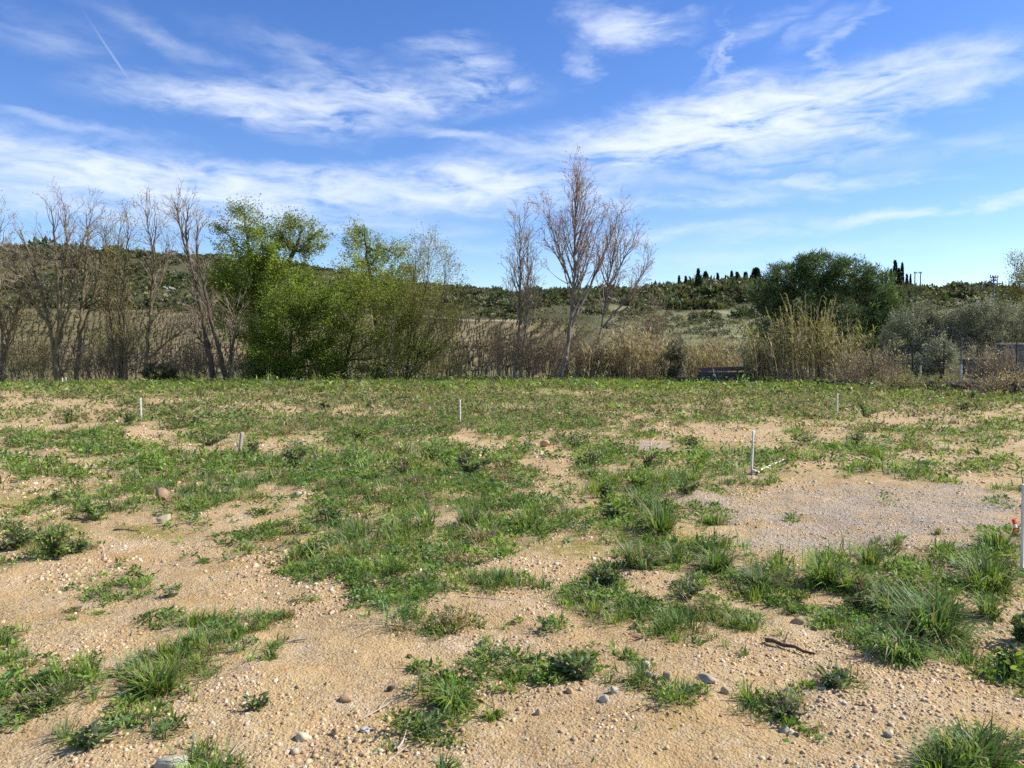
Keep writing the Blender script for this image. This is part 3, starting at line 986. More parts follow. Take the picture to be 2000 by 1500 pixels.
class Bare:
    """recursive branching from given stems"""

    def __init__(self):
        self.big, self.fine, self.tips = [], [], []

    def stem(self, pts, r0, r1, step=.4, wob=.03):
        Q = polyline(pts, step, wob)
        n = len(Q) - 1
        R = [r0 * (1 - i / n) ** .8 + r1 * (i / n) for i in range(n + 1)]
        for i in range(n):
            self.big.append((*Q[i], R[i], *Q[i + 1], R[i + 1]))
        return Q, R

    def grow(self, p, d, Ln, r, lvl, P):
        """P: per level dict of n (children), ang, len, up, wob"""
        c = P[lvl]
        ns = c.get('seg', 4)
        st = Ln / ns
        last = lvl == len(P) - 1
        x, y, z = p
        dx, dy, dz = d
        rmin = P[0].get('rmin', .008)
        nodes = []
        for i in range(ns):
            w = c['wob']
            dx += random.gauss(0, w)
            dy += random.gauss(0, w)
            dz += random.gauss(0, w) + c['up']
            m = math.sqrt(dx * dx + dy * dy + dz * dz) or 1
            dx, dy, dz = dx / m, dy / m, dz / m
            ra, rb = max(rmin, r * (1 - .75 * i / ns)), max(rmin, r * (1 - .75 * (i + 1) / ns))
            x2, y2, z2 = x + dx * st, y + dy * st, z + dz * st
            (self.big if lvl == 0 else self.fine).append((x, y, z, ra, x2, y2, z2, rb))
            x, y, z = x2, y2, z2
            nodes.append((x, y, z, dx, dy, dz, rb))
        if last:
            self.tips.append((x, y, z, dx, dy, dz))
            self.tips.append((*nodes[len(nodes) // 2][:3], dx, dy, dz))
            return
        nc = P[lvl + 1]
        k = max(1, int(nc['n'] * random.uniform(.7, 1.3) * max(.35, Ln / P[lvl]['len'])))
        for j in range(k):
            f = random.uniform(nc.get('t0', .25), 1)
            q = nodes[min(ns - 1, int(f * ns))]
            self.branch(q[:3], q[3:6], q[6], nc['len'] * random.uniform(.55, 1.2) * (1.15 - .5 * f), lvl + 1, P)

    def branch(self, p, d, rpar, Ln, lvl, P):
        c = P[lvl]
        a = math.radians(c['ang'] * random.uniform(.6, 1.35))
        dv = Vector(d).normalized()
        ax = dv.orthogonal().normalized()
        ph = random.uniform(0, 6.283)
        ax2 = dv.cross(ax)
        e = dv * math.cos(a) + (ax * math.cos(ph) + ax2 * math.sin(ph)) * math.sin(a)
        self.grow(p, tuple(e), Ln, min(rpar * .75, c.get('r', .03)), lvl, P)

    def along(self, Q, R, n, t0, t1, Lfun, P):
        for j in range(n):
            f = t0 + (t1 - t0) * (j + random.random()) / n
            i = min(len(Q) - 2, int(f * (len(Q) - 1)))
            d = Q[i + 1] - Q[i]
            self.branch(tuple(Q[i]), tuple(d), R[i], Lfun(f) * random.uniform(.75, 1.2), 0, P)


def build_tree(name, label, cat, base, bare=None, mats=None, leaves=None, leafmat=None, group=None, leafname='crown'):
    e = empty(name, base)
    tag(e, label, cat, group)
    o3 = np.array(base)
    if bare is not None:
        for nm, S, mt in (('trunk', bare.big, mats[0]), ('branches', bare.fine, mats[1])):
            if len(S):
                A = np.asarray(S, float)
                A[:, 0:3] -= o3
                A[:, 4:7] -= o3
                tube_mesh(nm, A, mt, e)
    if leaves is not None:
        V, f, c = leaves
        mesh_from(leafname, V - o3, f, leafmat, c, e)
    return e


def tip_leaves(tips, per, L, W, spread, pal, jit=.15, align=.5):
    T = np.asarray(tips, float)
    T = np.repeat(T, per, 0)
    n = len(T)
    pos = T[:, :3] + rng.normal(0, spread, (n, 3))
    d = T[:, 3:6] * align + rand_dirs(n)
    V, f = leaf_geo(pos, d, L * rng.uniform(.6, 1.4, n), W * rng.uniform(.7, 1.3, n))
    return V, [f], np.repeat(pick(pal, n, jit), 4, 0)


def pts_at(pl, Y, dy=0.0):
    return [at(px, py, Y + dy * i / max(1, len(pl) - 1)) for i, (px, py) in enumerate(pl)]


def foot(px, Y):
    x = (px - 1000) / F * Y
    return (x, Y, Hs(x, Y) - .05)


def grounded(pl, Y, dy=0.0):
    """stem line whose first point stands on the terrain"""
    P = pts_at(pl, Y, dy)
    P[0] = foot(pl[0][0], Y)
    return P


UPRIGHT = [dict(n=0, ang=31, len=3.2, up=.13, wob=.07, seg=7, r=.05, rmin=.0085), dict(n=9, ang=34, len=1.25, up=.06, wob=.08, seg=4, r=.018, t0=.2), dict(n=5, ang=34, len=.48, up=.05, wob=.1, seg=2, r=.011, t0=.2)]
SPREAD = [dict(n=0, ang=38, len=3.0, up=.10, wob=.09, seg=7, r=.05, rmin=.009), dict(n=7, ang=36, len=1.2, up=.06, wob=.10, seg=4, r=.018, t0=.2), dict(n=5, ang=42, len=.5, up=.02, wob=.14, seg=2, r=.011, t0=.2)]
BUD_ORANGE = [(.30, .15, .07), (.36, .20, .10), (.25, .13, .08), (.34, .24, .15)]
BUD_GREY = [(0.286, 0.221, 0.156), (0.364, 0.286, 0.195), (0.247, 0.208, 0.117)]
BUD_OLIVE = [(0.264, 0.246, 0.07), (0.324, 0.282, 0.094), (0.216, 0.204, 0.067), (0.3, 0.228, 0.12)]
LEAF_FRESH = [(0.216, 0.283, 0.041), (0.25, 0.32, 0.052), (0.18, 0.249, 0.039), (0.28, 0.338, 0.076)]
LEAF_MID = [(0.162, 0.227, 0.033), (0.186, 0.249, 0.039), (0.134, 0.185, 0.032), (0.216, 0.273, 0.046)]
LEAF_PALE = [(0.252, 0.291, 0.112), (0.212, 0.258, 0.083), (0.299, 0.325, 0.149), (0.179, 0.224, 0.062)]
LEAF_YEL = [(0.242, 0.272, 0.046), (0.274, 0.301, 0.056), (0.2, 0.231, 0.041), (0.28, 0.267, 0.082)]

# --- tall poplar with its leaning neighbour and the slim double-stemmed one
b = Bare()
Yp = 49.0
Q, R = b.stem(grounded([(1094, 752), (1106, 690), (1117, 620), (1121, 540), (1124, 450), (1126, 390), (1127, 340)], Yp, .6), .16, .015)
b.along(Q, R, 40, .34, .98, lambda f: 3.9 * (1.05 - .72 * (f - .36) / .62) + .2, UPRIGHT)
Q2, R2_ = b.stem(pts_at([(1118, 625), (1140, 585), (1166, 530), (1186, 485), (1200, 445), (1206, 415)], Yp, 1.0), .11, .015)
b.along(Q2, R2_, 15, .3, 1, lambda f: 2.2 * (1.15 - .6 * f), UPRIGHT)
Q3, R3 = b.stem(pts_at([(1118, 560), (1096, 500), (1078, 450), (1068, 412)], Yp, -1.2), .07, .012)
b.along(Q3, R3, 16, .2, 1, lambda f: 2.0 * (1.15 - .6 * f), UPRIGHT)
Q4, R4 = b.stem(pts_at([(1122, 600), (1108, 560), (1098, 500), (1096, 450)], Yp, 1.5), .05, .012)
b.along(Q4, R4, 10, .2, 1, lambda f: 1.7 * (1.15 - .6 * f), UPRIGHT)
b.stem(grounded([(1078, 753), (1086, 725), (1100, 690)], Yp, .3), .07, .05)
build_tree('poplar_tree', 'tallest bare poplar with pale trunk and reddish buds, central on the skyline', 'tree', foot(1094, Yp), b, (M_BARK_GREY, M_TWIG_RED), tip_leaves(random.sample(b.tips, min(len(b.tips), 5200)), 1, .10, .045, .05, BUD_ORANGE + BUD_GREY), M_DRY, leafname='buds')

b = Bare()
Y3 = 51.0
Q, R = b.stem(grounded([(1150, 740), (1164, 690), (1178, 620), (1190, 540), (1200, 490), (1214, 430)], Y3, .8), .11, .013)
b.along(Q, R, 23, .40, .98, lambda f: 2.7 * (1.1 - .68 * (f - .4) / .6), UPRIGHT)
Q2, R2_ = b.stem(pts_at([(1178, 640), (1200, 610), (1226, 580), (1250, 545), (1266, 515)], Y3, .8), .08, .012)
b.along(Q2, R2_, 13, .25, 1, lambda f: 2.0 * (1.15 - .6 * f), UPRIGHT)
Q3, R3 = b.stem(pts_at([(1188, 560), (1210, 520), (1230, 490), (1240, 458)], Y3, .8), .07, .012)
b.along(Q3, R3, 12, .2, 1, lambda f: 1.9 * (1.15 - .6 * f), UPRIGHT)
build_tree('poplar_tree', 'bare poplar leaning outward with orange-brown buds, close beside the tallest poplar', 'tree', foot(1150, Y3), b, (M_BARK_GREY, M_TWIG_RED), tip_leaves(b.tips, 1, .10, .045, .06, BUD_ORANGE + BUD_GREY), M_DRY, leafname='buds')

b = Bare()
Y1 = 50.0
for pl, r in (([(1004, 750), (1010, 690), (1014, 630), (1015, 560), (1016, 500), (1015, 420)], .11), ([(1016, 750), (1022, 700), (1028, 640), (1030, 580), (1032, 520), (1030, 465)], .10)):
    Q, R = b.stem(grounded(pl, Y1, .5), r, .012)
    b.along(Q, R, 26, .36, .98, lambda f: 2.1 * (1.1 - .7 * (f - .36) / .64), UPRIGHT)
build_tree('poplar_tree', 'slim bare grey poplar with two stems and an oval crown', 'tree', foot(1010, Y1), b, (M_BARK_GREY, M_TWIG_GREY), tip_leaves(b.tips, 1, .09, .04, .05, BUD_GREY), M_DRY, leafname='buds')

# --- bare trees of the left-hand row


def row_tree(label, stems, Y, mats, P, n, Lmax, t0, buds, budpal, name='bare_tree', bL=.09, group=None):
    bb = Bare()
    for pl, r, dy in stems:
        Q, R = bb.stem(grounded(pl, Y, dy) if pl[0][1] > 715 else pts_at(pl, Y, dy), r * 1.15, .018)
        bb.along(Q, R, int(n * (.5 + .5 * min(1, len(Q) / 28))), t0, 1, lambda f: Lmax * (1.1 - .6 * f), P)
    lv = tip_leaves(random.sample(bb.tips, min(len(bb.tips), buds)), 1, bL, bL * .5, .12, budpal) if buds else None
    return build_tree(name, label, 'tree', foot(stems[0][0][0][0], Y), bb, mats, lv, M_LEAF, leafname='buds')


OL = (M_BARK_OLIVE, M_TWIG_GREY)
row_tree('broad bare tree forking low into a wide fan, thick dark trunk', [
    ([(112, 750), (108, 690), (100, 640), (84, 580), (62, 510), (40, 448)], .19, 1.0), ([(108, 690), (118, 620), (112, 540), (108, 470), (100, 402)], .12, -.6),
    ([(108, 690), (132, 610), (150, 530), (170, 450), (182, 408)], .10, 1.6), ([(118, 640), (122, 560), (130, 480), (128, 400)], .09, .5), ([(100, 640), (72, 600), (44, 560), (20, 500)], .08, -1)],
    48.5, OL, SPREAD, 18, 2.4, .34, 900, BUD_OLIVE, bL=.07)
row_tree('bare tree with a straight trunk close against the broad forked one', [
    ([(149, 752), (153, 690), (158, 620), (166, 540), (172, 470), (168, 410)], .13, .8), ([(155, 660), (178, 600), (196, 520), (206, 450)], .08, -.8)],
    50.5, OL, SPREAD, 18, 2.2, .34, 800, BUD_OLIVE, bL=.07)
row_tree('slender tree covered in yellowish olive shoots from its foot up', [
    ([(238, 750), (236, 680), (232, 600), (228, 520), (236, 428)], .09, .6), ([(246, 750), (244, 680), (240, 590), (246, 500), (252, 430)], .09, -.5), ([(230, 752), (222, 690), (214, 600), (208, 500), (204, 440)], .08, .8)],
    49.5, (M_BARK_OLIVE, M_TWIG_OLIVE), UPRIGHT, 30, 1.9, .08, 4500, BUD_OLIVE, bL=.10)
row_tree('thin bare tree with one long slanting limb low down', [
    ([(281, 745), (287, 680), (295, 610), (300, 520), (304, 450), (306, 425)], .11, .6), ([(290, 700), (320, 672), (352, 650), (376, 634)], .06, -1), ([(296, 590), (318, 540), (328, 470)], .05, .6), ([(302, 500), (290, 450), (284, 410)], .04, -.4)],
    49.0, OL, UPRIGHT, 16, 1.7, .30, 600, BUD_OLIVE)
row_tree('leaning bare tree with an oval twig crown above dark crossing trunks', [
    ([(418, 745), (408, 690), (398, 630), (384, 560), (366, 490), (362, 440), (370, 398)], .15, .8), ([(440, 745), (430, 690), (412, 630), (398, 560), (384, 490), (384, 430)], .13, -.6),
    ([(446, 745), (452, 690), (460, 640), (456, 600)], .09, .5), ([(366, 490), (350, 440), (344, 400)], .06, .6), ([(408, 690), (392, 660), (372, 640)], .06, -.6)],
    48.0, (M_BARK_DARK, M_TWIG_GREY), UPRIGHT, 22, 1.6, .36, 700, BUD_OLIVE, bL=.07)
row_tree('bare tree cut off by the edge of the picture at far left', [
    ([(4, 750), (8, 690), (2, 600), (-6, 500), (0, 425)], .14, .8), ([(6, 700), (24, 640), (40, 580), (44, 520)], .08, -.6), ([(3, 640), (-30, 560), (-40, 480)], .09, .5)],
    49.5, (M_BARK_OLIVE, M_TWIG_OLIVE), SPREAD, 26, 2.0, .18, 3800, BUD_OLIVE, bL=.11)
row_tree('small pale-barked sapling leaning in front of the green thicket', [
    ([(758, 752), (764, 700), (769, 640), (772, 590)], .055, .3)], 47.5, (M_BARK_GREY, M_TWIG_OLIVE), SPREAD, 10, .9, .5, 300, LEAF_YEL, 'sapling')

# --- leafy trees: clusters of leaves in the crown's volume, each fed by a limb


class Crown:
    def __init__(self, base, trunk, r0):
        self.base = np.array(base)
        Q = polyline(trunk, .3, .03)
        self.n = list(map(tuple, Q))
        self.par = [max(-1, i - 1) for i in range(len(Q))]
        self.par[0] = -1
        self.r0 = r0
        self.cl = []

    def add_trunk(self, pts):
        Q = polyline(pts, .3, .04)
        A = np.array(self.n)
        j = int(np.argmin(((A - Q[0]) ** 2).sum(1)))
        for q in Q:
            self.n.append(tuple(q))
            self.par.append(j)
            j = len(self.n) - 1

    def blob(self, c, r, n, shell=.55):
        c, r = np.array(c, float), np.array(r, float)
        d = rand_dirs(n)
        k = rng.uniform(0, 1, n) ** (1 / 3) * (1 - shell) + shell * rng.uniform(.75, 1.05, n)
        k = k * (1 + .5 * (fbm(d[:, 0] * 2.2 + c[0], d[:, 2] * 2.2 + d[:, 1] * 1.7 + c[2], 3, 3) - .5) * 2)
        self.cl += list(c + d * k[:, None] * r)

    def finish(self, cut=.0, z0=None):
        C = np.array(self.cl)
        if z0 is not None:
            C = C[C[:, 2] > z0]
        if cut:
            g = fbm(C[:, 0] / .9 + C[:, 1] / 1.3, C[:, 2] / .9 + C[:, 1] / 1.7, 3, 9)
            C = C[g > np.quantile(g, cut)]
        self.C = C
        A0 = np.array(self.n)
        order = np.argsort([((A0 - c) ** 2).sum(1).min() for c in C])
        pos = np.zeros((len(A0) + len(C) * 3, 3))
        pos[:len(A0)] = A0
        m = len(A0)
        par = self.par + [0] * (len(C) * 3)
        for i in order:
            c = C[i]
            dv = pos[:m] - c
            dd = (dv ** 2).sum(1) + np.maximum(0, dv[:, 2]) ** 2 * 2.0
            j = int(np.argmin(dd))
            p = pos[j]
            for t in (.4, .75, 1.0):
                q = p + (c - p) * t
                q[2] -= .10 * math.sin(math.pi * t) * np.linalg.norm(c - p)
                pos[m] = q + rng.normal(0, .03, 3)
                par[m] = j
                j = m
                m += 1
        w = np.zeros(m)
        ch = np.zeros(m, int)
        for j in range(m):
            if par[j] >= 0:
                ch[par[j]] += 1
        for j in range(m - 1, -1, -1):
            if ch[j] == 0:
                w[j] += 1
            if par[j] >= 0:
                w[par[j]] += w[j]
        rr = np.maximum(.010, self.r0 * (w / w.max()) ** .48)
        S = np.array([(*pos[par[j]], max(rr[j], min(rr[par[j]], rr[j] * 1.35)), *pos[j], rr[j]) for j in range(m) if par[j] >= 0])
        self.big, self.fine = S[S[:, 3] > .035], S[S[:, 3] <= .035]
        return self

    def leaves(self, per, L, W, sig, pal, jit=.12, cjit=.16, narrow=None):
        per, L, W = int(per * 1.45), L * .80, W * .84
        ctr = self.C.mean(0)
        ax = unit(unit(self.C - ctr) * .9 + np.array([0, 0, .75]) + rng.normal(0, .45, self.C.shape))
        ln_ = rng.uniform(.5, 1.6, (len(self.C), 1))
        C = np.repeat(self.C, per, 0)
        n = len(C)
        t = rng.normal(0, 1, (n, 1))
        pos = C + np.repeat(ax * ln_, per, 0) * t * np.array(sig).mean() * 1.25 + rng.normal(0, 1, (n, 3)) * np.array(sig) * .5
        d = rand_dirs(n)
        d[:, 2] -= .25
        V, f = leaf_geo(pos, d, L * rng.uniform(.6, 1.4, n), W * rng.uniform(.7, 1.3, n))
        col = np.repeat(pick(pal, len(self.C), cjit), per, 0) * (1 + rng.normal(0, jit, (n, 1)))
        return V, [f], np.repeat(col, 4, 0)


def px_blob(cr, px, py, rx, ry, Y, n, depth=None, shell=.5):
    c = at(px, py, Y)
    s = Y / F
    cr.blob(c, (rx * s, (depth if depth else (rx + ry) / 2) * s, ry * s), n, shell)


def leafy(name, label, cat, Y, trunk, r0, bl, per, L, W, sig, pal, mats=OL, cut=.15, limbs=(), leafmat=None, z0=None, group=None, leafname='crown'):
    T = grounded(trunk, Y)
    c = Crown(T[0], T, r0)
    for lb in limbs:
        c.add_trunk(pts_at(lb, Y))
    for q in bl:
        px_blob(c, q[0], q[1], q[2], q[3], Y + (q[5] if len(q) > 5 else 0), q[4])
    c.finish(cut, z0)
    return build_tree(name, label, cat, T[0], c, mats, c.leaves(per, L, W, sig, pal), leafmat or M_LEAF, group, leafname)


DK = (M_BARK_DARK, M_TWIG_BROWN)
leafy('ash_tree', 'tall leafy tree with two airy crowns rising above the dense green thicket', 'tree', 53, [(520, 748), (518, 650), (505, 560), (490, 500), (478, 430)], .20,
      [(470, 435, 46, 38, 70), (430, 462, 22, 26, 26), (495, 412, 26, 20, 24), (512, 470, 36, 30, 36), (590, 462, 50, 40, 80), (560, 492, 40, 30, 40), (618, 478, 26, 36, 34), (540, 448, 22, 22, 14), (452, 408, 14, 12, 8), (575, 432, 26, 14, 16)],
      34, .15, .085, (.26, .26, .24), LEAF_PALE + LEAF_MID[:2], limbs=[[(510, 590), (545, 540), (570, 500), (590, 450)], [(490, 500), (460, 475), (440, 455)]], mats=DK, cut=.22)
leafy('ash_tree', 'pale green leafy tree with a rounded crown standing between the bushes', 'tree', 54, [(742, 748), (738, 660), (730, 580), (716, 500), (712, 450)], .17,
      [(712, 482, 48, 42, 80), (700, 455, 26, 20, 22), (752, 512, 46, 42, 80), (775, 545, 36, 34, 60), (698, 545, 44, 40, 60), (786, 490, 16, 20, 12), (740, 580, 60, 40, 80)],
      34, .15, .085, (.26, .26, .24), LEAF_PALE + LEAF_FRESH, mats=DK, cut=.2)
leafy('leafy_bush', 'dense dark green bushy tree with leaves down to the ground', 'bush', 48, [(560, 752), (565, 700), (570, 640), (575, 580)], .14,
      [(560, 640, 50, 50, 120), (525, 705, 50, 44, 130), (600, 712, 60, 38, 130), (625, 640, 50, 55, 130), (515, 650, 34, 36, 60), (590, 590, 56, 34, 100), (545, 600, 34, 30, 40), (640, 700, 34, 44, 70), (660, 600, 34, 40, 50), (500, 725, 26, 22, 40), (565, 680, 50, 44, 90)], 34, .16, .095, (.30, .30, .26), LEAF_MID + LEAF_FRESH[2:3], mats=DK, cut=.2)
leafy('leafy_bush', 'upright bright green tree filling the gap beside the leaning bare tree', 'bush', 51.5, [(500, 750), (498, 680), (492, 600), (495, 520)], .15,
      [(480, 530, 62, 46, 110), (510, 488, 34, 44, 70), (446, 560, 46, 48, 80), (545, 560, 56, 56, 120), (500, 600, 56, 46, 100), (425, 525, 26, 34, 36), (600, 560, 44, 40, 60), (470, 630, 40, 40, 60), (550, 520, 36, 24, 40)], 34, .17, .10, (.30, .30, .26), LEAF_MID + LEAF_FRESH, mats=DK, cut=.2)
leafy('leafy_bush', 'loose yellow-green bush whose dark limbs show through its leaves', 'bush', 49, [(668, 752), (676, 705), (690, 650), (700, 590)], .12,
      [(665, 585, 66, 56, 110), (725, 610, 66, 64, 130), (650, 655, 50, 60, 80), (715, 690, 76, 52, 110), (680, 535, 46, 30, 46), (750, 560, 50, 44, 70), (780, 620, 50, 66, 90), (760, 690, 60, 54, 80), (830, 660, 50, 50, 50), (850, 710, 40, 34, 36)], 20, .155, .095, (.34, .34, .30), LEAF_YEL + LEAF_FRESH,
      limbs=[[(676, 705), (720, 672), (760, 650)], [(690, 650), (660, 600), (645, 560)], [(676, 705), (730, 700), (780, 690)]], mats=DK, cut=.30)
leafy('leafy_bush', 'low thin bush with sparse yellowish leaves at the foot of the pale tree', 'bush', 48.5, [(730, 752), (738, 720), (745, 690)], .08,
      [(735, 700, 56, 38, 90), (695, 725, 46, 24, 60), (690, 640, 30, 40, 30), (800, 715, 50, 30, 50)], 16, .12, .07, (.28, .28, .22), LEAF_YEL + BUD_OLIVE, mats=DK, cut=.2)
leafy('leafy_bush', 'haze of yellow-olive young leaves over low scrub below the slender tree', 'bush', 51, [(232, 748), (234, 700), (236, 660)], .06,
      [(225, 660, 40, 60, 60), (260, 690, 36, 44, 50), (190, 690, 36, 40, 40)], 12, .11, .06, (.34, .34, .3), BUD_OLIVE + LEAF_YEL, mats=OL, cut=.2)
# fan of bare shoots with a haze of young leaves
b = Bare()
for pl, r in (([(792, 752), (802, 690), (818, 620), (836, 540), (838, 480)], .09), ([(794, 752), (820, 690), (850, 630), (868, 560), (872, 512)], .08), ([(794, 752), (826, 712), (866, 672), (902, 640)], .07), ([(792, 752), (800, 680), (806, 600), (812, 500)], .07), ([(790, 752), (780, 690), (776, 620), (790, 550)], .06)):
    Q, R = b.stem(grounded(pl, 49.3, random.uniform(-1, 1)), r * .8, .010)
    b.along(Q, R, 22, .18, 1, lambda f: 1.9 * (1.15 - .6 * f), UPRIGHT)
build_tree('willow_bush', 'fan-shaped willow of thin rising stems with a yellow-green haze', 'bush', foot(792, 49.3), b, (M_BARK_DARK, M_TWIG_OLIVE), tip_leaves(b.tips, 5, .11, .045, .20, LEAF_YEL + LEAF_YEL + BUD_OLIVE), M_LEAF, leafname='leaves')

# --- thicket of bare shrubs and brambles along the edge


def thicket(name, label, px, Y, wpx, hpx, n, mats, pal, buds, cat='shrub', L=.11):
    bb = Bare()
    s = Y / F
    TH = [dict(n=0, ang=25, len=1.0, up=.05, wob=.14, seg=4, r=.014, rmin=.008), dict(n=5, ang=40, len=.5, up=.02, wob=.16, seg=3, r=.009, t0=.2)]
    for i in range(n):
        fx = random.uniform(-1, 1)
        x0 = (px - 1000 + fx * wpx * .42) * s
        y0 = Y + random.uniform(-.8, .8)
        z0 = Hs(x0, y0) - .03
        hh = hpx * s * random.uniform(.45, 1.05) * math.sqrt(max(.2, 1 - fx * fx * .6))
        ln = fx * wpx * s * random.uniform(.0, .3) + random.gauss(0, .25)
        pts = [(x0, y0, z0), (x0 + ln * .35, y0 + random.gauss(0, .15), z0 + hh * .5), (x0 + ln, y0 + random.gauss(0, .3), z0 + hh)]
        Q, R = bb.stem(pts, random.uniform(.012, .028), .008, .3, .03)
        bb.along(Q, R, 7, .2, 1, lambda f: hh * .42 * (1.2 - .7 * f), TH)
    lv = tip_leaves(random.sample(bb.tips, min(len(bb.tips), buds)), 1, L, L * .5, .1, pal) if buds else None
    return build_tree(name, label, cat, foot(px, Y), bb, mats, lv, M_LEAF, leafname='leaves')


OLT, BRT = (M_TWIG_OLIVE, M_TWIG_OLIVE), (M_TWIG_BROWN, M_TWIG_BROWN)
for a in (('bramble_thicket', 'brown bramble thicket at the feet of the slim double poplar', 990, 50.5, 110, 110, 42, BRT, BUD_OLIVE, 700),
          ('bramble_thicket', 'brown twiggy thicket behind the trunk of the tallest poplar', 1062, 51, 100, 130, 44, BRT, BUD_GREY, 500),
          ('bramble_thicket', 'reddish brown leafless shrub behind the leaning poplar', 1260, 66, 110, 165, 46, BRT, BUD_ORANGE, 900),
          ('bramble_thicket', 'tangle of low brown twigs between the tallest poplar and the dry reeds', 1150, 50.2, 100, 105, 44, BRT, BUD_OLIVE, 600),
          ('bramble_thicket', 'low olive-brown scrub under the broad forked tree', 60, 50, 110, 90, 36, OLT, BUD_OLIVE, 1500),
          ('bramble_thicket', 'low brown scrub beside the dark rounded bush', 200, 50, 120, 80, 36, BRT, BUD_OLIVE, 900),
          ('bramble_thicket', 'dark brown scrub under the leaning tree with the oval crown', 380, 50, 90, 75, 32, BRT, BUD_OLIVE, 700),
          ('bramble_thicket', 'thin scrub in front of the dense green bush foot', 470, 47.5, 70, 50, 22, BRT, BUD_OLIVE, 500),
          ('bramble_thicket', 'olive scrub at the foot of the fan-shaped willow', 850, 50.0, 120, 70, 34, OLT, LEAF_YEL, 1300),
          ('bramble_thicket', 'grey-brown scrub behind the metal frame and tank', 1340, 55, 150, 110, 46, BRT, BUD_OLIVE, 900),
          ('bramble_thicket', 'grey tangle of bare brush inside the wire fence', 1700, 37.5, 120, 90, 40, BRT, BUD_GREY, 500),
          ('bramble_thicket', 'brown brush against the garden wall at the right edge', 1950, 36.5, 120, 90, 44, BRT, BUD_GREY, 400)):
    thicket(*a)
leafy('evergreen_bush', 'small dark rounded evergreen bush under the thin tree with the slanting limb', 'bush', 47.5, [(308, 750), (309, 735), (310, 722)], .06,
      [(310, 728, 28, 20, 110), (328, 736, 14, 12, 30)], 26, .11, .06, (.14, .14, .12), [(.030, .045, .016), (.04, .06, .02), (.025, .035, .015)], mats=DK, cut=.05, leafmat=M_EVER)
leafy('evergreen_bush', 'dark grey-green shrub beside the empty metal frame', 'bush', 49, [(1306, 752), (1308, 725), (1310, 700)], .06,
      [(1308, 712, 26, 32, 110), (1318, 690, 18, 20, 40)], 22, .12, .06, (.16, .16, .14), [(.075, .085, .045), (.10, .105, .06), (.06, .065, .035)], mats=DK, cut=.12, leafmat=M_EVER)

# --- reeds


def reeds(name, label, px, Y, wpx, hpx, n, green, lean=.12, cat='reeds', dep=1.3):
    s = Y / F
    segs, lp, ld, lL, lc = [], [], [], [], []
    for i in range(n):
        fx = random.gauss(0, .42)
        fx = max(-1, min(1, fx))
        x0, y0 = (px - 1000 + fx * wpx * .5) * s, Y + random.gauss(0, dep * .5)
        z0 = Hs(x0, y0) - .05
        hh = hpx * s * random.uniform(.55, 1.05) * (1 - .35 * abs(fx))
        a = random.gauss(0, lean) + fx * .12
        bq = random.gauss(0, lean)
        p = np.array([x0, y0, z0])
        k = 6
        r = random.uniform(.014, .022)
        pts = [p]
        for j in range(1, k + 1):
            t = j / k
            pts.append(np.array([x0 + a * hh * t * (.6 + .6 * t), y0 + bq * hh * t * (.6 + .6 * t), z0 + hh * t * (1 - .06 * t)]))
        for j in range(k):
            segs.append((*pts[j], r * (1 - .5 * j / k), *pts[j + 1], r * (1 - .5 * (j + 1) / k)))
        m = random.randint(7, 13)
        for q in range(m):
            t = random.uniform(.12, 1.0)
            j = min(k - 1, int(t * k))
            pp = pts[j] + (pts[j + 1] - pts[j]) * (t * k - j)
            az = random.uniform(0, 6.283)
            lp.append(pp)
            ld.append((math.cos(az), math.sin(az), random.uniform(.3, 1.6)))
            lL.append(random.uniform(.35, .75) * (1.1 if t > .5 else .8))
            g = random.random() < green * (0.15 + 1.1 * t)
            lc.append(random.choice([(.22, .23, .06), (.26, .26, .085), (.18, .20, .055)] if g else [(.46, .375, .24), (.39, .31, .195), (.54, .46, .32), (.31, .24, .155)]))
    V, q4 = tubes(segs, 4)
    cs = np.repeat(np.array([random.choice([(.50, .405, .25), (.42, .33, .205), (.35, .31, .17), (.56, .47, .32)]) for _ in range(n)]), 6 * 8, 0)
    e = empty(name, foot(px, Y))
    tag(e, label, cat)
    o3 = np.array(e.location)
    mesh_from('canes', V - o3, [q4], M_DRY, cs, e, smooth=True)
    nL = len(lp)
    lp, ld, lL = np.array(lp), unit(np.array(ld)), np.array(lL)
    # arching leaves: rise along ld then droop
    az = np.arctan2(ld[:, 1], ld[:, 0])
    Vb, qb, tb = blade_geo(lp, az, np.arccos(np.clip(ld[:, 2], -1, 1)), lL, np.full(nL, .05), rng.uniform(.5, 1.8, nL))
    mesh_from('leaves', Vb - o3, [qb, tb], M_DRY, np.repeat(np.array(lc), 5, 0), e)
    return e


reeds('giant_reed', 'tall giant reeds with tan canes in front of the pine', 1575, 46, 210, 185, 170, .8, .09)
reeds('giant_reed', 'shorter leaning reeds between the dark tank and the tall reeds', 1490, 47, 120, 120, 110, .5, .2)
reeds('giant_reed', 'loose reeds at the fence side of the tall cane clump', 1650, 45, 100, 130, 60, .6, .2)
reeds('dry_reed', 'dry straw-coloured reed bed beside the poplars', 1235, 50, 170, 115, 200, .18, .14)
reeds('dry_reed', 'thin straw-coloured reeds at the foot of the leaning poplar', 1150, 49.5, 90, 85, 60, .15, .2)
reeds('dry_reed', 'dull reed bed behind the metal frame', 1400, 53, 190, 100, 130, .35, .16)

# --- umbrella pine, olives and the yellow-green tree at the edge


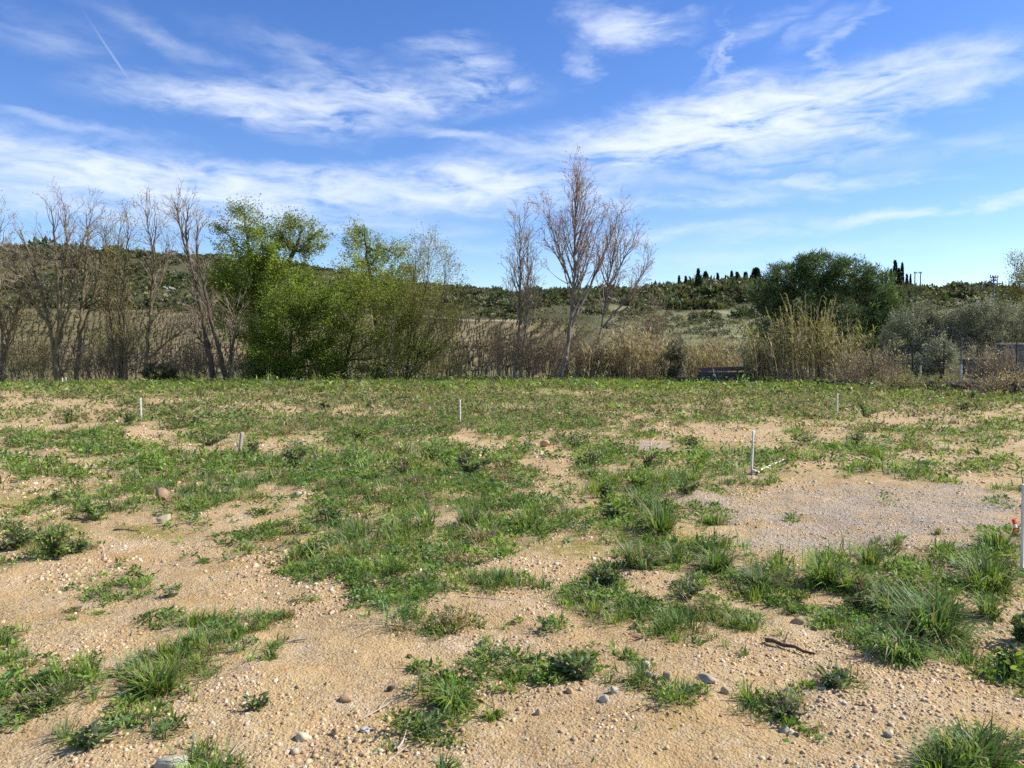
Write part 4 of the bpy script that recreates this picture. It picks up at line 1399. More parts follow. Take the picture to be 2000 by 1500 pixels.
def pine_leaves(C, per, L, sig, pal):
    P = np.repeat(C, per, 0)
    n = len(P)
    d = rand_dirs(n)
    d[:, 2] = np.abs(d[:, 2]) * .9 + .1
    d = unit(d)
    V, f = leaf_geo(P + rng.normal(0, 1, (n, 3)) * np.array(sig), d, L * rng.uniform(.7, 1.3, n), L * .16 * rng.uniform(.7, 1.3, n), .1)
    c = np.repeat(pick(pal, len(C), .2), per, 0) * (1 + rng.normal(0, .15, (n, 1)))
    return V, [f], np.repeat(c, 4, 0)


T = grounded([(1600, 745), (1602, 690), (1600, 640), (1604, 590)], 50)
c = Crown(T[0], T, .3)
for q in ((1540, 548, 56, 38, 150), (1600, 528, 60, 30, 170), (1655, 542, 60, 36, 160), (1705, 570, 42, 44, 130), (1508, 585, 46, 42, 120), (1570, 595, 76, 50, 190), (1650, 605, 84, 54, 220), (1716, 635, 38, 50, 150), (1708, 690, 40, 42, 130), (1510, 640, 42, 42, 100), (1640, 665, 70, 50, 150), (1570, 660, 60, 50, 100), (1590, 512, 36, 16, 60), (1732, 605, 18, 44, 50), (1690, 725, 36, 20, 40)):
    px_blob(c, q[0], q[1], q[2] * .96, q[3], 50, int(q[4] * 1.25), shell=.6)
c.finish(.10)
build_tree('umbrella_pine', 'large dark green rounded pine behind the tall reeds', 'tree', T[0], c, DK, pine_leaves(c.C, 28, .29, (.17, .17, .13), [(.080, .132, .042), (.10, .160, .050), (.064, .105, .036), (.12, .178, .056)]), M_EVER)
OLIVE = [(0.237, 0.25, 0.175), (0.194, 0.206, 0.135), (0.3, 0.312, 0.231), (0.15, 0.163, 0.1)]


def olive_tree(label, px, Y, bl, seed=0):
    return leafy('olive_tree', label, 'tree', Y, [(px, 748), (px + 3, 725), (px - 2, 700), (px, 670)], .13, bl, 34, .135, .055, (.20, .20, .18), OLIVE, mats=(M_BARK_OLIVE, M_TWIG_GREY), cut=.12, leafmat=M_EVER)


olive_tree('grey-green olive tree with a ragged crown next to the pine', 1790, 44, [(1790, 630, 50, 40, 150), (1758, 660, 36, 38, 90), (1825, 660, 48, 46, 130), (1790, 700, 56, 30, 100), (1856, 635, 28, 34, 60)])
olive_tree('silvery olive tree behind the low garden wall', 1915, 43, [(1915, 622, 52, 40, 160), (1880, 640, 36, 40, 90), (1955, 640, 42, 42, 110), (1905, 672, 46, 30, 80)])
olive_tree('silvery olive tree cut off by the right edge of the picture', 2010, 44, [(2010, 632, 54, 46, 150), (1980, 668, 40, 34, 80), (2045, 655, 44, 40, 80)])
olive_tree('small olive bush growing through the wire fence', 1838, 39, [(1838, 690, 26, 30, 70), (1815, 710, 30, 22, 60)])
b = Bare()
for pl in ([(2008, 750), (2002, 660), (1994, 590), (1990, 530)], [(2014, 750), (2012, 650), (2006, 570), (2003, 522)], [(2024, 750), (2028, 650), (2030, 560), (2028, 512)], [(2006, 750), (1998, 670), (1986, 620), (1980, 578)]):
    Q, R = b.stem(grounded(pl, 58, random.uniform(-1, 1)), .08, .012)
    b.along(Q, R, 24, .3, 1, lambda f: 1.3 * (1.15 - .6 * f), UPRIGHT)
build_tree('willow_bush', 'yellow-green budding tree at the right edge of the picture', 'tree', foot(2005, 58), b, (M_BARK_OLIVE, M_TWIG_OLIVE), tip_leaves(b.tips, 6, .13, .06, .2, [(.24, .21, .05), (.20, .20, .05), (.28, .24, .08), (.17, .17, .05)]), M_LEAF, leafname='leaves')
thicket('bramble_thicket', 'low grey-green brush on the bank below the fence', 1790, 34.5, 150, 32, 46, OLT, BUD_OLIVE + LEAF_MID, 1800, L=.09)
thicket('bramble_thicket', 'low dark brush at the plot corner by the right edge', 1965, 32.5, 130, 40, 46, BRT, BUD_OLIVE + BUD_GREY, 1200, L=.09)

# ------------------------------------------------------------------ far hills: scrub, cypresses, poles
SCRUB = [(0.096, 0.113, 0.047), (0.122, 0.131, 0.058), (0.08, 0.092, 0.041), (0.154, 0.149, 0.074), (0.115, 0.107, 0.056)]
PINEY = [(0.084, 0.115, 0.042), (0.109, 0.14, 0.053), (0.067, 0.09, 0.035)]


def dome_mesh(name, n, L, pal, flat=.75, up=.0, seedshape=0):
    d = rand_dirs(n)
    d[:, 2] = np.abs(d[:, 2])
    lump = 1 + .45 * (fbm(d[:, 0] * 2.3 + seedshape, d[:, 1] * 2.3 + d[:, 2] * 2 + seedshape, 3, seedshape) - .5) * 2
    k = rng.uniform(.55, 1.0, n) * lump
    pos = d * k[:, None] * np.array([1, 1, flat])
    pos[:, 2] += up
    dd = d + rng.normal(0, .7, (n, 3))
    V, f = leaf_geo(pos, dd, L * rng.uniform(.6, 1.4, n), L * .75 * rng.uniform(.6, 1.3, n))
    c = pick(pal, n, .22)
    o = mesh_from(name, V, [f], M_EVER, np.repeat(c, 4, 0))
    me = o.data
    bpy.data.objects.remove(o)
    return me


DOMES_RAW = []
for i in range(5):
    n = 56
    d = rand_dirs(n)
    d[:, 2] = np.abs(d[:, 2])
    k = rng.uniform(.5, 1.0, n) * (1 + .5 * (fbm(d[:, 0] * 2.3 + i, d[:, 1] * 2.3 + d[:, 2] * 2, 3, i) - .5) * 2)
    V, f = leaf_geo(d * k[:, None], d + rng.normal(0, .7, (n, 3)), .50 * rng.uniform(.6, 1.4, n), .40 * rng.uniform(.6, 1.3, n))
    DOMES_RAW.append((V, f, np.repeat(pick(SCRUB + [(.17, .15, .075)], n, .2), 4, 0)))
DOMES = [dome_mesh('scrub_%d' % i, 230, .30, SCRUB if i < 4 else PINEY, (.7, .8, .6, .75, .8, .95)[i], seedshape=i * 3) for i in range(6)]
SMALL_OLIVES = [dome_mesh('young_olive_%d' % i, 110, .34, [(.115, .125, .08), (.14, .15, .10), (.09, .10, .06)], .8, .25, seedshape=20 + i) for i in range(3)]


def put(name, me, x, y, s, sz, label, cat, group, dz=0.0):
    o = bpy.data.objects.new(name, me)
    COL.objects.link(o)
    o.location = (x, y, Hs(x, y) - .12 * s + dz)
    o.scale = (s, s, s * sz)
    o.rotation_euler = (0, 0, random.uniform(0, 6.28))
    return tag(o, label, cat, group)


MARKS = [(60, 'beyond the tree cut off at the edge'), (200, 'behind the broad forked tree'), (262, 'behind the slender olive-shooted tree'), (330, 'behind the thin tree with the slanting limb'), (470, 'behind the leaning tree with the oval crown'), (660, 'behind the dense green thicket'), (860, 'behind the pale green tree'), (1045, 'between the willow fan and the slim poplar'), (1290, 'behind the tall poplars'), (1500, 'under the row of cypresses'), (1700, 'behind the big pine'), (1780, 'under the tall cypress group'), (1860, 'past the twin power poles'), (9999, 'around the nearest power pole')]


def sector(u):
    return next(t for lim, t in MARKS if u < lim)


cnt = 0
for i in range(1400):
    u = random.uniform(-60, 1010)
    Y = random.uniform(136, 256)
    if u > 800 and Y < 150:
        continue
    x = (u - 1000) / F * Y
    g = float(fbm(np.array([x / 14]), np.array([Y / 14]), 3, 61)[0])
    if g < .44 - (Y > 215) * .12:
        continue
    if cnt >= 300:
        break
    cnt += 1
    ridge = Y > 225
    put('scrub_bush', random.choice(DOMES[:5] if not ridge else DOMES[2:]), x, Y, random.uniform(1.4, 3.2) * (1.15 if ridge else 1), random.uniform(.7, 1.05), 'scrub bush %s, %s' % ('on the skyline' if ridge else ('high on the slope' if Y > 185 else 'above the vineyard'), sector(u)), 'bush', 'scrub on the vineyard hill')
cnt = 0
for i in range(900):
    u = random.uniform(1030, 2040)
    Y = 262 - abs(random.gauss(0, 34))
    if Y < 172 + 18 * math.sin(u * .021) + 8 * math.sin(u * .07):
        continue
    if 1490 < u < 1690 or cnt >= 240:
        continue
    cnt += 1
    x = (u - 1000) / F * Y
    put('scrub_tree', random.choice(DOMES), x, Y, random.uniform(2.4, 4.2) * (1.6 if 1270 < u < 1500 and Y > 215 else 1), random.uniform(.75, 1.1), 'evergreen tree %s, %s' % ('on the far ridge line' if Y > 240 else 'in the lower far wood', sector(u)), 'tree', 'wood on the far ridge')
for (px, Y, s, sz, lb) in ((92, 262, 5.6, 1.1, 'round dark pine standing highest on the left ridge'), (150, 258, 4.2, .9, 'lower round pine next to the highest one on the left ridge'), (235, 255, 3.6, .7, 'broad flat dark tree on the ridge behind the slender olive-shooted tree'), (896, 252, 4.4, .55, 'wide low dark tree on the skyline behind the fan-shaped willow')):
    x = (px - 1000) / F * Y
    put('ridge_pine', DOMES[5], x, Y, s, sz, lb, 'tree', None)
for i in range(70):
    u = random.uniform(1715, 2060)
    Y = random.uniform(105, 205)
    x = (u - 1000) / F * Y
    put('scrub_tree', random.choice(DOMES), x, Y, random.uniform(1.8, 3.2), random.uniform(.7, 1.0), 'evergreen tree on the slope below the ridge, %s' % sector(u), 'tree', 'wood on the far ridge')
# the rest of the scrub, a mass that nobody could count
hv, hf, hc, ho = [], [], [], 0
N_B = 900
for i in range(N_B):
    if i < 640:
        u, Y = random.uniform(-120, 1060), random.uniform(134, 262)
        if u > 820 and Y < 152:
            continue
    else:
        u, Y = random.uniform(1040, 2080), random.uniform(205, 275)
    x = (u - 1000) / F * Y
    me = DOMES_RAW[i % len(DOMES_RAW)]
    sb = random.uniform(.7, 2.0) * (1.6 if i >= 640 else 1.15)
    V = me[0] * np.array([sb * random.uniform(.8, 1.5), sb, sb * random.uniform(.5, .95)]) + np.array([x, Y, Hs(x, Y) - .1])
    hv.append(V)
    hf.append(me[1] + ho)
    hc.append(me[2] * random.uniform(.75, 1.35))
    ho += len(V)
hs = mesh_from('scrub', np.concatenate(hv), [np.concatenate(hf)], M_EVER, np.concatenate(hc))
tag(hs, 'low mixed scrub matting the hillside between the bushes', 'scrub', kind='stuff')
# olive grove on the pale slope
cnt = 0
for r in range(16):
    Y = 92 + r * 6.6
    for k in range(40):
        u = 1205 + (k + (r % 2) * .5) * 6.0 * F / Y
        if u > 1800 or (1490 < u < 1780 and Y < 150) or random.random() < .25:
            continue
        x = (u - 1000) / F * Y + random.gauss(0, .5)
        put('young_olive', random.choice(SMALL_OLIVES), x, Y + random.gauss(0, .5), random.uniform(.8, 1.5), random.uniform(.7, .95), 'small grey-green olive in the %s rows of the grove on the pale slope' % ('nearest', 'middle', 'upper', 'highest')[min(3, r // 4)], 'tree', 'olive grove on the far slope')
        cnt += 1


def cypress_mesh(n, pal):
    t = rng.uniform(0, 1, n) ** 1.1
    a = rng.uniform(0, 6.283, n)
    prof = np.clip(.85 * (1 - t) ** .75 * np.clip(t * 8 + .35, 0, 1), .02, 1)
    r = prof * rng.uniform(.75, 1.08, n)
    pos = np.stack([np.cos(a) * r, np.sin(a) * r, t * 9.0], 1)
    d = np.stack([np.cos(a) * .35, np.sin(a) * .35, np.ones(n)], 1) + rng.normal(0, .15, (n, 3))
    V, f = leaf_geo(pos, d, .7 * rng.uniform(.6, 1.3, n), .30 * rng.uniform(.6, 1.3, n))
    o = mesh_from('cypress_crown', V, [f], M_EVER, np.repeat(pick(pal, n, .2), 4, 0))
    me = o.data
    bpy.data.objects.remove(o)
    return me


CYP = [cypress_mesh(900, [(.020, .030, .014), (.028, .040, .018), (.016, .024, .012)]) for _ in range(3)]
tr_me = mesh_from('t', *[(lambda V, f: (V, [f]))(*tubes([(0, 0, -.3, .16, 0, 0, 1.2, .12)], 6))][0], M_BARK_DARK)
TRUNK_ME = tr_me.data
bpy.data.objects.remove(tr_me)
CY_NAMES = {0: 'first', 1: 'second', 2: 'third', 3: 'fourth', 4: 'fifth', 5: 'sixth', 6: 'seventh', 7: 'eighth', 8: 'ninth', 9: 'tenth', 10: 'eleventh', 11: 'twelfth', 12: 'thirteenth'}
A_ = [(1325, 537, .8), (1338, 538, 1.0), (1362, 523, 1.3), (1376, 529, 1.7), (1400, 532, 1.0), (1415, 536, .6), (1427, 528, 1.1), (1438, 530, 1.4), (1454, 530, 1.6), (1474, 522, 2.9), (1510, 520, 1.2), (1547, 509, .8)]
for i, (px, ty, w) in enumerate(A_):
    Y = 246 + (i * 7) % 12
    x = (px - 1000) / F * Y
    z0 = Hs(x, Y)
    top = at(px, ty, Y)[2]
    k = (top - z0) / 9.6
    e = empty('cypress', (x, Y, z0))
    tag(e, '%s dark cypress from the bare poplars along the ridge before the pine' % CY_NAMES[i], 'tree', 'cypresses on the ridge before the pine')
    for nm, me in (('crown', CYP[i % 3]), ('trunk', TRUNK_ME)):
        o = bpy.data.objects.new(nm, me)
        COL.objects.link(o)
        o.parent = e
        o.scale = (w * .95, w * .95, k)
B_ = [(1719, 527, .7, 'small'), (1727, 531, .8, 'small'), (1737, 524, .8, 'mid'), (1745, 507, 1.3, 'tall'), (1752, 522, 1.0, 'mid'), (1758.5, 512, 1.0, 'tall'), (1768, 534, .8, 's'), (1775, 534, .6, 's')]
LB = ['far slim cypress nearest the big pine on the right ridge', 'short cypress between the slim one and the tall cypress group', 'slender cypress at the front of the tall cypress group', 'tallest cypress on the right ridge', 'short cypress between the two tallest ones on the right ridge', 'second tallest cypress on the right ridge', 'stubby conifer just past the tall cypress group', 'smallest pointed conifer beside the distant twin poles']
for i, (px, ty, w, _) in enumerate(B_):
    Y = 252 + (i * 5) % 9
    x = (px - 1000) / F * Y
    z0 = Hs(x, Y)
    k = (at(px, ty, Y)[2] - z0) / 9.6
    e = empty('cypress', (x, Y, z0))
    tag(e, LB[i], 'tree', 'cypresses on the right ridge')
    for nm, me in (('crown', CYP[(i + 1) % 3]), ('trunk', TRUNK_ME)):
        o = bpy.data.objects.new(nm, me)
        COL.objects.link(o)
        o.parent = e
        o.scale = (w, w, k)


def bm_boxes(name, boxes, mat, parent=None, bev=.0):
    """boxes: (cx,cy,cz,sx,sy,sz)"""
    V, Fc = [], []
    for i, (cx, cy_, cz, sx, sy, sz) in enumerate(boxes):
        V.append(CUBE / .62 * .5 * np.array([sx, sy, sz]) + np.array([cx, cy_, cz]))
        Fc.append(CUBEF + i * 8)
    o = mesh_from(name, np.concatenate(V), [np.concatenate(Fc)], mat, parent=parent)
    if bev:
        md = o.modifiers.new('bevel', 'BEVEL')
        md.width = bev
        md.segments = 2
    return o


def power_pole(label, px, top, Y, arms, r=.17, posts=(0,)):
    x = (px - 1000) / F * Y
    z0 = Hs(x, Y)
    h = at(px, top, Y)[2] - z0
    e = empty('power_pole', (x, Y, z0))
    tag(e, label, 'power pole')
    for dx in posts:
        V, f = tubes([(dx, 0, -.5, r, dx, 0, h * .5, r * .85), (dx, 0, h * .5, r * .85, dx, 0, h, r * .65)], 8)
        mesh_from('pole', V, [f], M_POLE, parent=e, smooth=True)
    for (dz, ln) in arms:
        a = bm_boxes('crossarm', [(0, -.12, h + dz, ln, .16, .2)], M_POLE, e, .02)
        for sx in (-.46, -.18, .18, .46):
            V, f = tubes([(sx * ln, -.12, h + dz + .1, .07, sx * ln, -.12, h + dz + .3, .11), (sx * ln, -.12, h + dz + .3, .11, sx * ln, -.12, h + dz + .48, .05)], 6)
            mesh_from('insulator', V, [f], M_GALV, parent=a)
    return e


power_pole('power pole with two crossarms above the olives at far right', 1937, 541, 150, [(-.1, 1.6), (-.75, 1.3), (-1.3, 3.6)], .19)
power_pole('distant twin power poles on the right ridge past the cypresses', 1789, 532, 248, [(-.2, 2.6)], .22, (-.9, .9))
power_pole('thin distant power pole between the cypresses and the big pine', 1502, 517, 250, [(-.1, 2.6)], .2)

# pale rock outcrop on the left hillside: each rock one object


def rock_mesh(s=(1, 1, 1), seed=0, rough=.22, sub=2, cut=.0):
    import bmesh
    bm = bmesh.new()
    bmesh.ops.create_icosphere(bm, subdivisions=sub, radius=1)
    P = np.array([v.co for v in bm.verts])
    r = np.random.default_rng(seed)
    for _ in range(10):     # chip flat facets off
        d = unit(r.normal(size=3))
        lim = r.uniform(.42, .80)
        k = P @ d
        P -= np.outer(np.maximum(0, k - lim), d) * .9
    n = fbm(P[:, 0] * 1.9 + seed, P[:, 1] * 1.9 + P[:, 2] * 1.3 + seed * 2, 3, seed) - .5
    P *= (1 + n * rough)[:, None]
    P *= np.array(s)
    fcs = np.array([[v.index for v in f.verts] for f in bm.faces])
    bm.free()
    return P, fcs


for i in range(34):
    u = random.choice((random.gauss(268, 12), random.gauss(318, 14), random.gauss(292, 30)))
    Y = random.uniform(166, 180)
    x = (u - 1000) / F * Y
    P, f = rock_mesh((random.uniform(.3, 1.0), random.uniform(.3, .7), random.uniform(.2, .6)), 300 + i)
    c = np.ones((len(P), 3)) * np.array(random.choice([(.33, .30, .26), (.38, .35, .31), (.27, .25, .22)]))
    o = mesh_from('outcrop_rock', P, [f], M_STONE, c)
    o.location = (x, Y, Hs(x, Y) + .1)
    tag(o, 'pale rock of the outcrop on the hillside behind the slanting-limbed tree', 'rock', 'hillside rock outcrop')

# ------------------------------------------------------------------ vineyard: 300 nearest vines singly, the rest as one mass


def vine_segs(seed):
    r = random.Random(seed)
    S = []
    x, y, z = 0, 0, -.05
    rr = .075
    for k in range(3):
        x2, y2, z2 = x + r.gauss(0, .04), y + r.gauss(0, .04), z + .22
        S.append((x, y, z, rr, x2, y2, z2, rr * .9))
        x, y, z, rr = x2, y2, z2, rr * .9
    for k in range(4):
        a = k * 1.57 + r.uniform(-.5, .5)
        l = r.uniform(.15, .3)
        mx, my, mz = x + math.cos(a) * l, y + math.sin(a) * l, z + r.uniform(.02, .15)
        S.append((x, y, z, .055, mx, my, mz, .04))
        S.append((mx, my, mz, .035, mx + math.cos(a) * .06, my + math.sin(a) * .06, mz + r.uniform(.15, .4), .018))
    return np.array(S)


VS = [vine_segs(s) for s in range(5)]
VME = []
for s in VS:
    V, f = tubes(s, 4)
    o = mesh_from('grapevine', V, [f], M_VINE)
    VME.append(o.data)
    bpy.data.objects.remove(o)
spots = []
ca, sa = math.cos(.16), math.sin(.16)
for i in range(-60, 60):
    for j in range(0, 64):
        gx, gy = i * 2.2, 60 + j * 1.45
        x, y = gx * ca + (gy - 95) * sa - 20, (gy - 95) * ca - gx * sa + 95
        u = 1000 + F * x / max(y, 30)
        if y < 60.5 or y > 131 or u < -120 or u > 1130:
            continue
        if random.random() < .06:
            continue
        spots.append((x + random.gauss(0, .1), y + random.gauss(0, .1), u))


def open_view(u):
    return (0 < u < 480) or (860 < u < 1000) or (1020 < u < 1090)


spots.sort(key=lambda s: (not open_view(s[2]), s[1]))
Z = H(np.array([s[0] for s in spots]), np.array([s[1] for s in spots]))
for k, (x, y, u) in enumerate(spots[:300]):
    o = bpy.data.objects.new('grapevine', VME[k % 5])
    COL.objects.link(o)
    o.location = (x, y, Z[k])
    o.rotation_euler = (0, 0, random.uniform(0, 6.28))
    q = random.uniform(1.05, 1.45)
    o.scale = (q, q, q)
    tag(o, 'pruned grapevine, %s, %s' % ('front rows' if y < 68 else 'middle rows', sector(u)), 'grapevine', 'pruned vines of the vineyard')
rest = []
for k, (x, y, u) in enumerate(spots[300:]):
    s = VS[k % 5][[0, 1, 2, 3, 4, 5, 6]] * 1.2
    s[:, [0, 4]] += x
    s[:, [1, 5]] += y
    s[:, [2, 6]] += Z[300 + k]
    rest.append(s)
V, f = tubes(np.concatenate(rest), 3)
vm = mesh_from('vine_rows', V, [f], M_VINE)
tag(vm, 'rows of dark pruned vines farther up the slope', 'vines', kind='stuff')
# grass tussocks over the hill's ground (uncountable)
hv, hf, hc, ho = [], [], [], 0
n = 30000
Y = rng.uniform(57, 190, n)
u = rng.uniform(-150, 2100, n)
x = (u - 1000) / F * Y
g = fbm(x / 6, Y / 6, 4, 161)
k = g > .47
x, Y, u = x[k], Y[k], u[k]
n = len(x)
d = rand_dirs(n)
d[:, 2] = np.abs(d[:, 2]) + .4
sz = .25 + .5 * (Y / 190)
V, f = leaf_geo(np.stack([x, Y, H(x, Y)], 1), d, sz * rng.uniform(.6, 1.3, n), sz * .5)
c = np.where((u > 1150)[:, None], pick([(.16, .165, .075), (.22, .20, .10), (.13, .14, .06)], n), pick([(.10, .105, .038), (.16, .13, .066), (.075, .085, .03)], n))
hg = mesh_from('hill_grass', V, [f], M_GRASS, np.repeat(c, 4, 0))
tag(hg, 'tufts of dry and green grass over the slope', 'grass', kind='stuff')

# ------------------------------------------------------------------ tank, metal frame, fence, walls
s = 47.5 / F
x0, x1 = (1374 - 1000) * s, (1470 - 1000) * s
zt = at(1420, 727, 47.5)[2]
zb = Hs((x0 + x1) / 2, 47.5) - .15
e = empty('water_tank', ((x0 + x1) / 2, 48.2, zb))
tag(e, 'low dark grey block tank with a rusty sheet roof', 'tank')
hw, hh = (x1 - x0) / 2, zt - zb
nrow = 4
for r in range(nrow):
    nb = 7
    for k in range(nb + (r % 2)):
        w = 2 * hw / nb
        xa = -hw + (k - .5 * (r % 2)) * w
        xb = xa + w
        xa, xb = max(xa, -hw), min(xb, hw)
        if xb - xa < .05:
            continue
        bm_boxes('block', [((xa + xb) / 2, -.68 + random.uniform(-.006, .006), (r + .5) * hh / nrow, xb - xa - .015, .2, hh / nrow - .015)], M_TANK, e, .008)
bm_boxes('wall', [(0, .05, hh / 2 - .01, 2 * hw - .03, 1.25, hh - .03)], M_TANK, e)
n = 40
V = []
for k in range(n + 1):
    xx = -hw * 1.03 + 2.1 * hw * k / n
    zz = hh + .06 + .02 * (k % 2) + .10 * (k / n)
    V += [(xx, -.95, zz - .02), (xx, .8, zz + .18)]
V = np.array(V)
q = np.array([[2 * k, 2 * k + 2, 2 * k + 3, 2 * k + 1] for k in range(n)])
o = mesh_from('roof_sheet', V, [q], M_RUST, parent=e)
md = o.modifiers.new('thick', 'SOLIDIFY')
md.thickness = .01
# leaning boards in front of the tank
for (pa, pb, lb, mt) in (((1392, 720), (1404, 754), 'grey board leaning on the tank wall', M_WOOD_OLD), ((1436, 728), (1418, 750), 'dark stick leaning across the tank wall', M_TWIG_DARK), ((1500, 695), (1544, 735), 'dark slanting pole fallen among the reeds', M_TWIG_DARK), ((1598, 690), (1610, 742), 'dark leaning stick in front of the tall canes', M_TWIG_DARK)):
    a_, b_ = np.array(at(*pa, 46.6)), np.array(at(*pb, 46.4))
    b_[2] = max(b_[2] - .1, Hs(b_[0], b_[1]) - .05)
    L_ = np.linalg.norm(a_ - b_)
    Q = polyline([a_, (a_ + b_) / 2 + rng.normal(0, .02, 3), b_], .2, .006) - b_
    S = [(*Q[i], .035, *Q[i + 1], .035) for i in range(len(Q) - 1)]
    V, f = tubes(S, 6)
    o = mesh_from('leaning_pole', V, [f], mt, smooth=True)
    o.location = b_
    tag(o, lb, 'pole')
# open metal frame
Yf = 45.2
s = Yf / F
xa, xb = (1327 - 1000) * s, (1364 - 1000) * s
zt = at(1345, 737, Yf)[2]
zb = Hs((xa + xb) / 2, Yf) - .05
e = empty('metal_frame', ((xa + xb) / 2, Yf, zb))
tag(e, 'small open black metal frame standing in the grass beside the tank', 'frame')
hw, hh = (xb - xa) / 2, zt - zb
bm_boxes('top_bar', [(0, 0, hh - .04, 2 * hw + .1, .10, .08), (0, .5, hh - .04, 2 * hw + .1, .08, .08)], M_DARKMETAL, e, .01)
bm_boxes('leg', [(-hw + .02, 0, (hh - .082) / 2, .17, .10, hh - .082)], M_DARKMETAL, e, .01)
bm_boxes('leg', [(hw - .02, 0, (hh - .082) / 2, .09, .10, hh - .082)], M_DARKMETAL, e, .01)
bm_boxes('leg', [(-hw + .02, .5, (hh - .082) / 2, .07, .07, hh - .082)], M_DARKMETAL, e, .01)
bm_boxes('leg', [(hw - .02, .5, (hh - .082) / 2, .07, .07, hh - .082)], M_DARKMETAL, e, .01)
# low bank below the fence, coloured dark for the shade line along it
N_ = 90
pxs = np.linspace(1480, 2080, N_)
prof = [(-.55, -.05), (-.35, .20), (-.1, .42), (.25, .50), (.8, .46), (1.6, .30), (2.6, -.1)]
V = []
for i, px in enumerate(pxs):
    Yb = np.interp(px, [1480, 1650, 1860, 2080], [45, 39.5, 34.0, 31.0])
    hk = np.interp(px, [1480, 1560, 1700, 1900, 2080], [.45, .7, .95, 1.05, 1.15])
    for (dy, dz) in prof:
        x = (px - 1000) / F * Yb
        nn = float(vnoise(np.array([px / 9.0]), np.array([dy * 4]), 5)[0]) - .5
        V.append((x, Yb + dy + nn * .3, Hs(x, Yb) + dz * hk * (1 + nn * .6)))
m_ = len(prof)
q = np.array([[i * m_ + j, (i + 1) * m_ + j, (i + 1) * m_ + j + 1, i * m_ + j + 1] for i in range(N_ - 1) for j in range(m_ - 1)])
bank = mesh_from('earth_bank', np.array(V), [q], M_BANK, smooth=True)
tag(bank, 'low bank along the edge of the plot, coloured dark as shade', 'bank', kind='structure')
# wire fence
fp = [(1722, 672, 40.5, M_DARKMETAL), (1782, 676, 38.6, M_DARKMETAL), (1843, 672, 37.2, M_DARKMETAL), (1877, 664, 36.4, M_GALV), (1985, 672, 35.2, M_DARKMETAL), (2060, 670, 34.0, M_DARKMETAL)]
e = empty('wire_fence', (at(1843, 745, 37.2)[0], 37.2, 0))
tag(e, 'wire mesh fence on thin posts in front of the olives', 'fence')
o3 = np.array(e.location)
PP = []
for (px, ty, Y, mt) in fp:
    x = (px - 1000) / F * Y
    z0, z1 = Hs(x, Y), at(px, ty, Y)[2]
    V, f = tubes([(x, Y, z0 - .2, .028, x, Y, z1, .028)], 8)
    mesh_from('post', V - o3, [f], mt, parent=e, smooth=True)
    PP.append((x, Y, z0, z1))
S = []
for (a_, b_) in zip(PP[:-1], PP[1:]):
    A0, B0 = np.array([a_[0], a_[1], a_[2] + .05]), np.array([b_[0], b_[1], b_[2] + .05])
    hA, hB = a_[3] - a_[2] - .12, b_[3] - b_[2] - .12
    L_ = np.linalg.norm(B0 - A0)

    def PT(u_, v_):
        q = A0 + (B0 - A0) * u_
        return q + np.array([0, 0, v_ * (hA + (hB - hA) * u_)])
    for v_ in (0, .5, 1):
        S.append((*PT(0, v_), .0035, *PT(1, v_), .0035))
    nn = int(L_ / .12)
    kh = hA / L_
    for k in range(-int(nn * kh) - 1, nn + int(nn * kh) + 1):
        for sg in (1, -1):
            ua = k / nn
            ub = ua + sg * kh
            va, vb = 0.0, 1.0
            lo, hi = min(ua, ub), max(ua, ub)
            if hi <= 0 or lo >= 1:
                continue
            t0_, t1_ = 0.0, 1.0
            for lim in (0.0, 1.0):
                t = (lim - ua) / (ub - ua)
                if 0 < t < 1:
                    if (lim == 0) == (ub > ua):
                        t0_ = max(t0_, t)
                    else:
                        t1_ = min(t1_, t)
            if t1_ - t0_ < .02:
                continue
            S.append((*PT(ua + (ub - ua) * t0_, t0_), .0022, *PT(ua + (ub - ua) * t1_, t1_), .0022))
V, f = tubes(S, 3)
mesh_from('wire_mesh', V - o3, [f], M_GALV, parent=e)
for (px, ty, by, Y, lb) in ((1798, 714, 742, 38, 'short white post in the brush under the olive tree'), (1877.5, 712, 748, 36.0, 'white lower sleeve post in front of the thin fence post'), (128, 737, 751, 46, 'short white marker post at the foot of the broad forked tree')):
    x = (px - 1000) / F * Y
    z0, z1 = Hs(x, Y), at(px, ty, Y)[2]
    o = bm_boxes('marker_post', [(0, 0, (z1 - z0) / 2 - .1, .07, .07, z1 - z0 + .2)], M_WHITE, None, .01)
    o.location = (x, Y, z0)
    tag(o, lb, 'post')
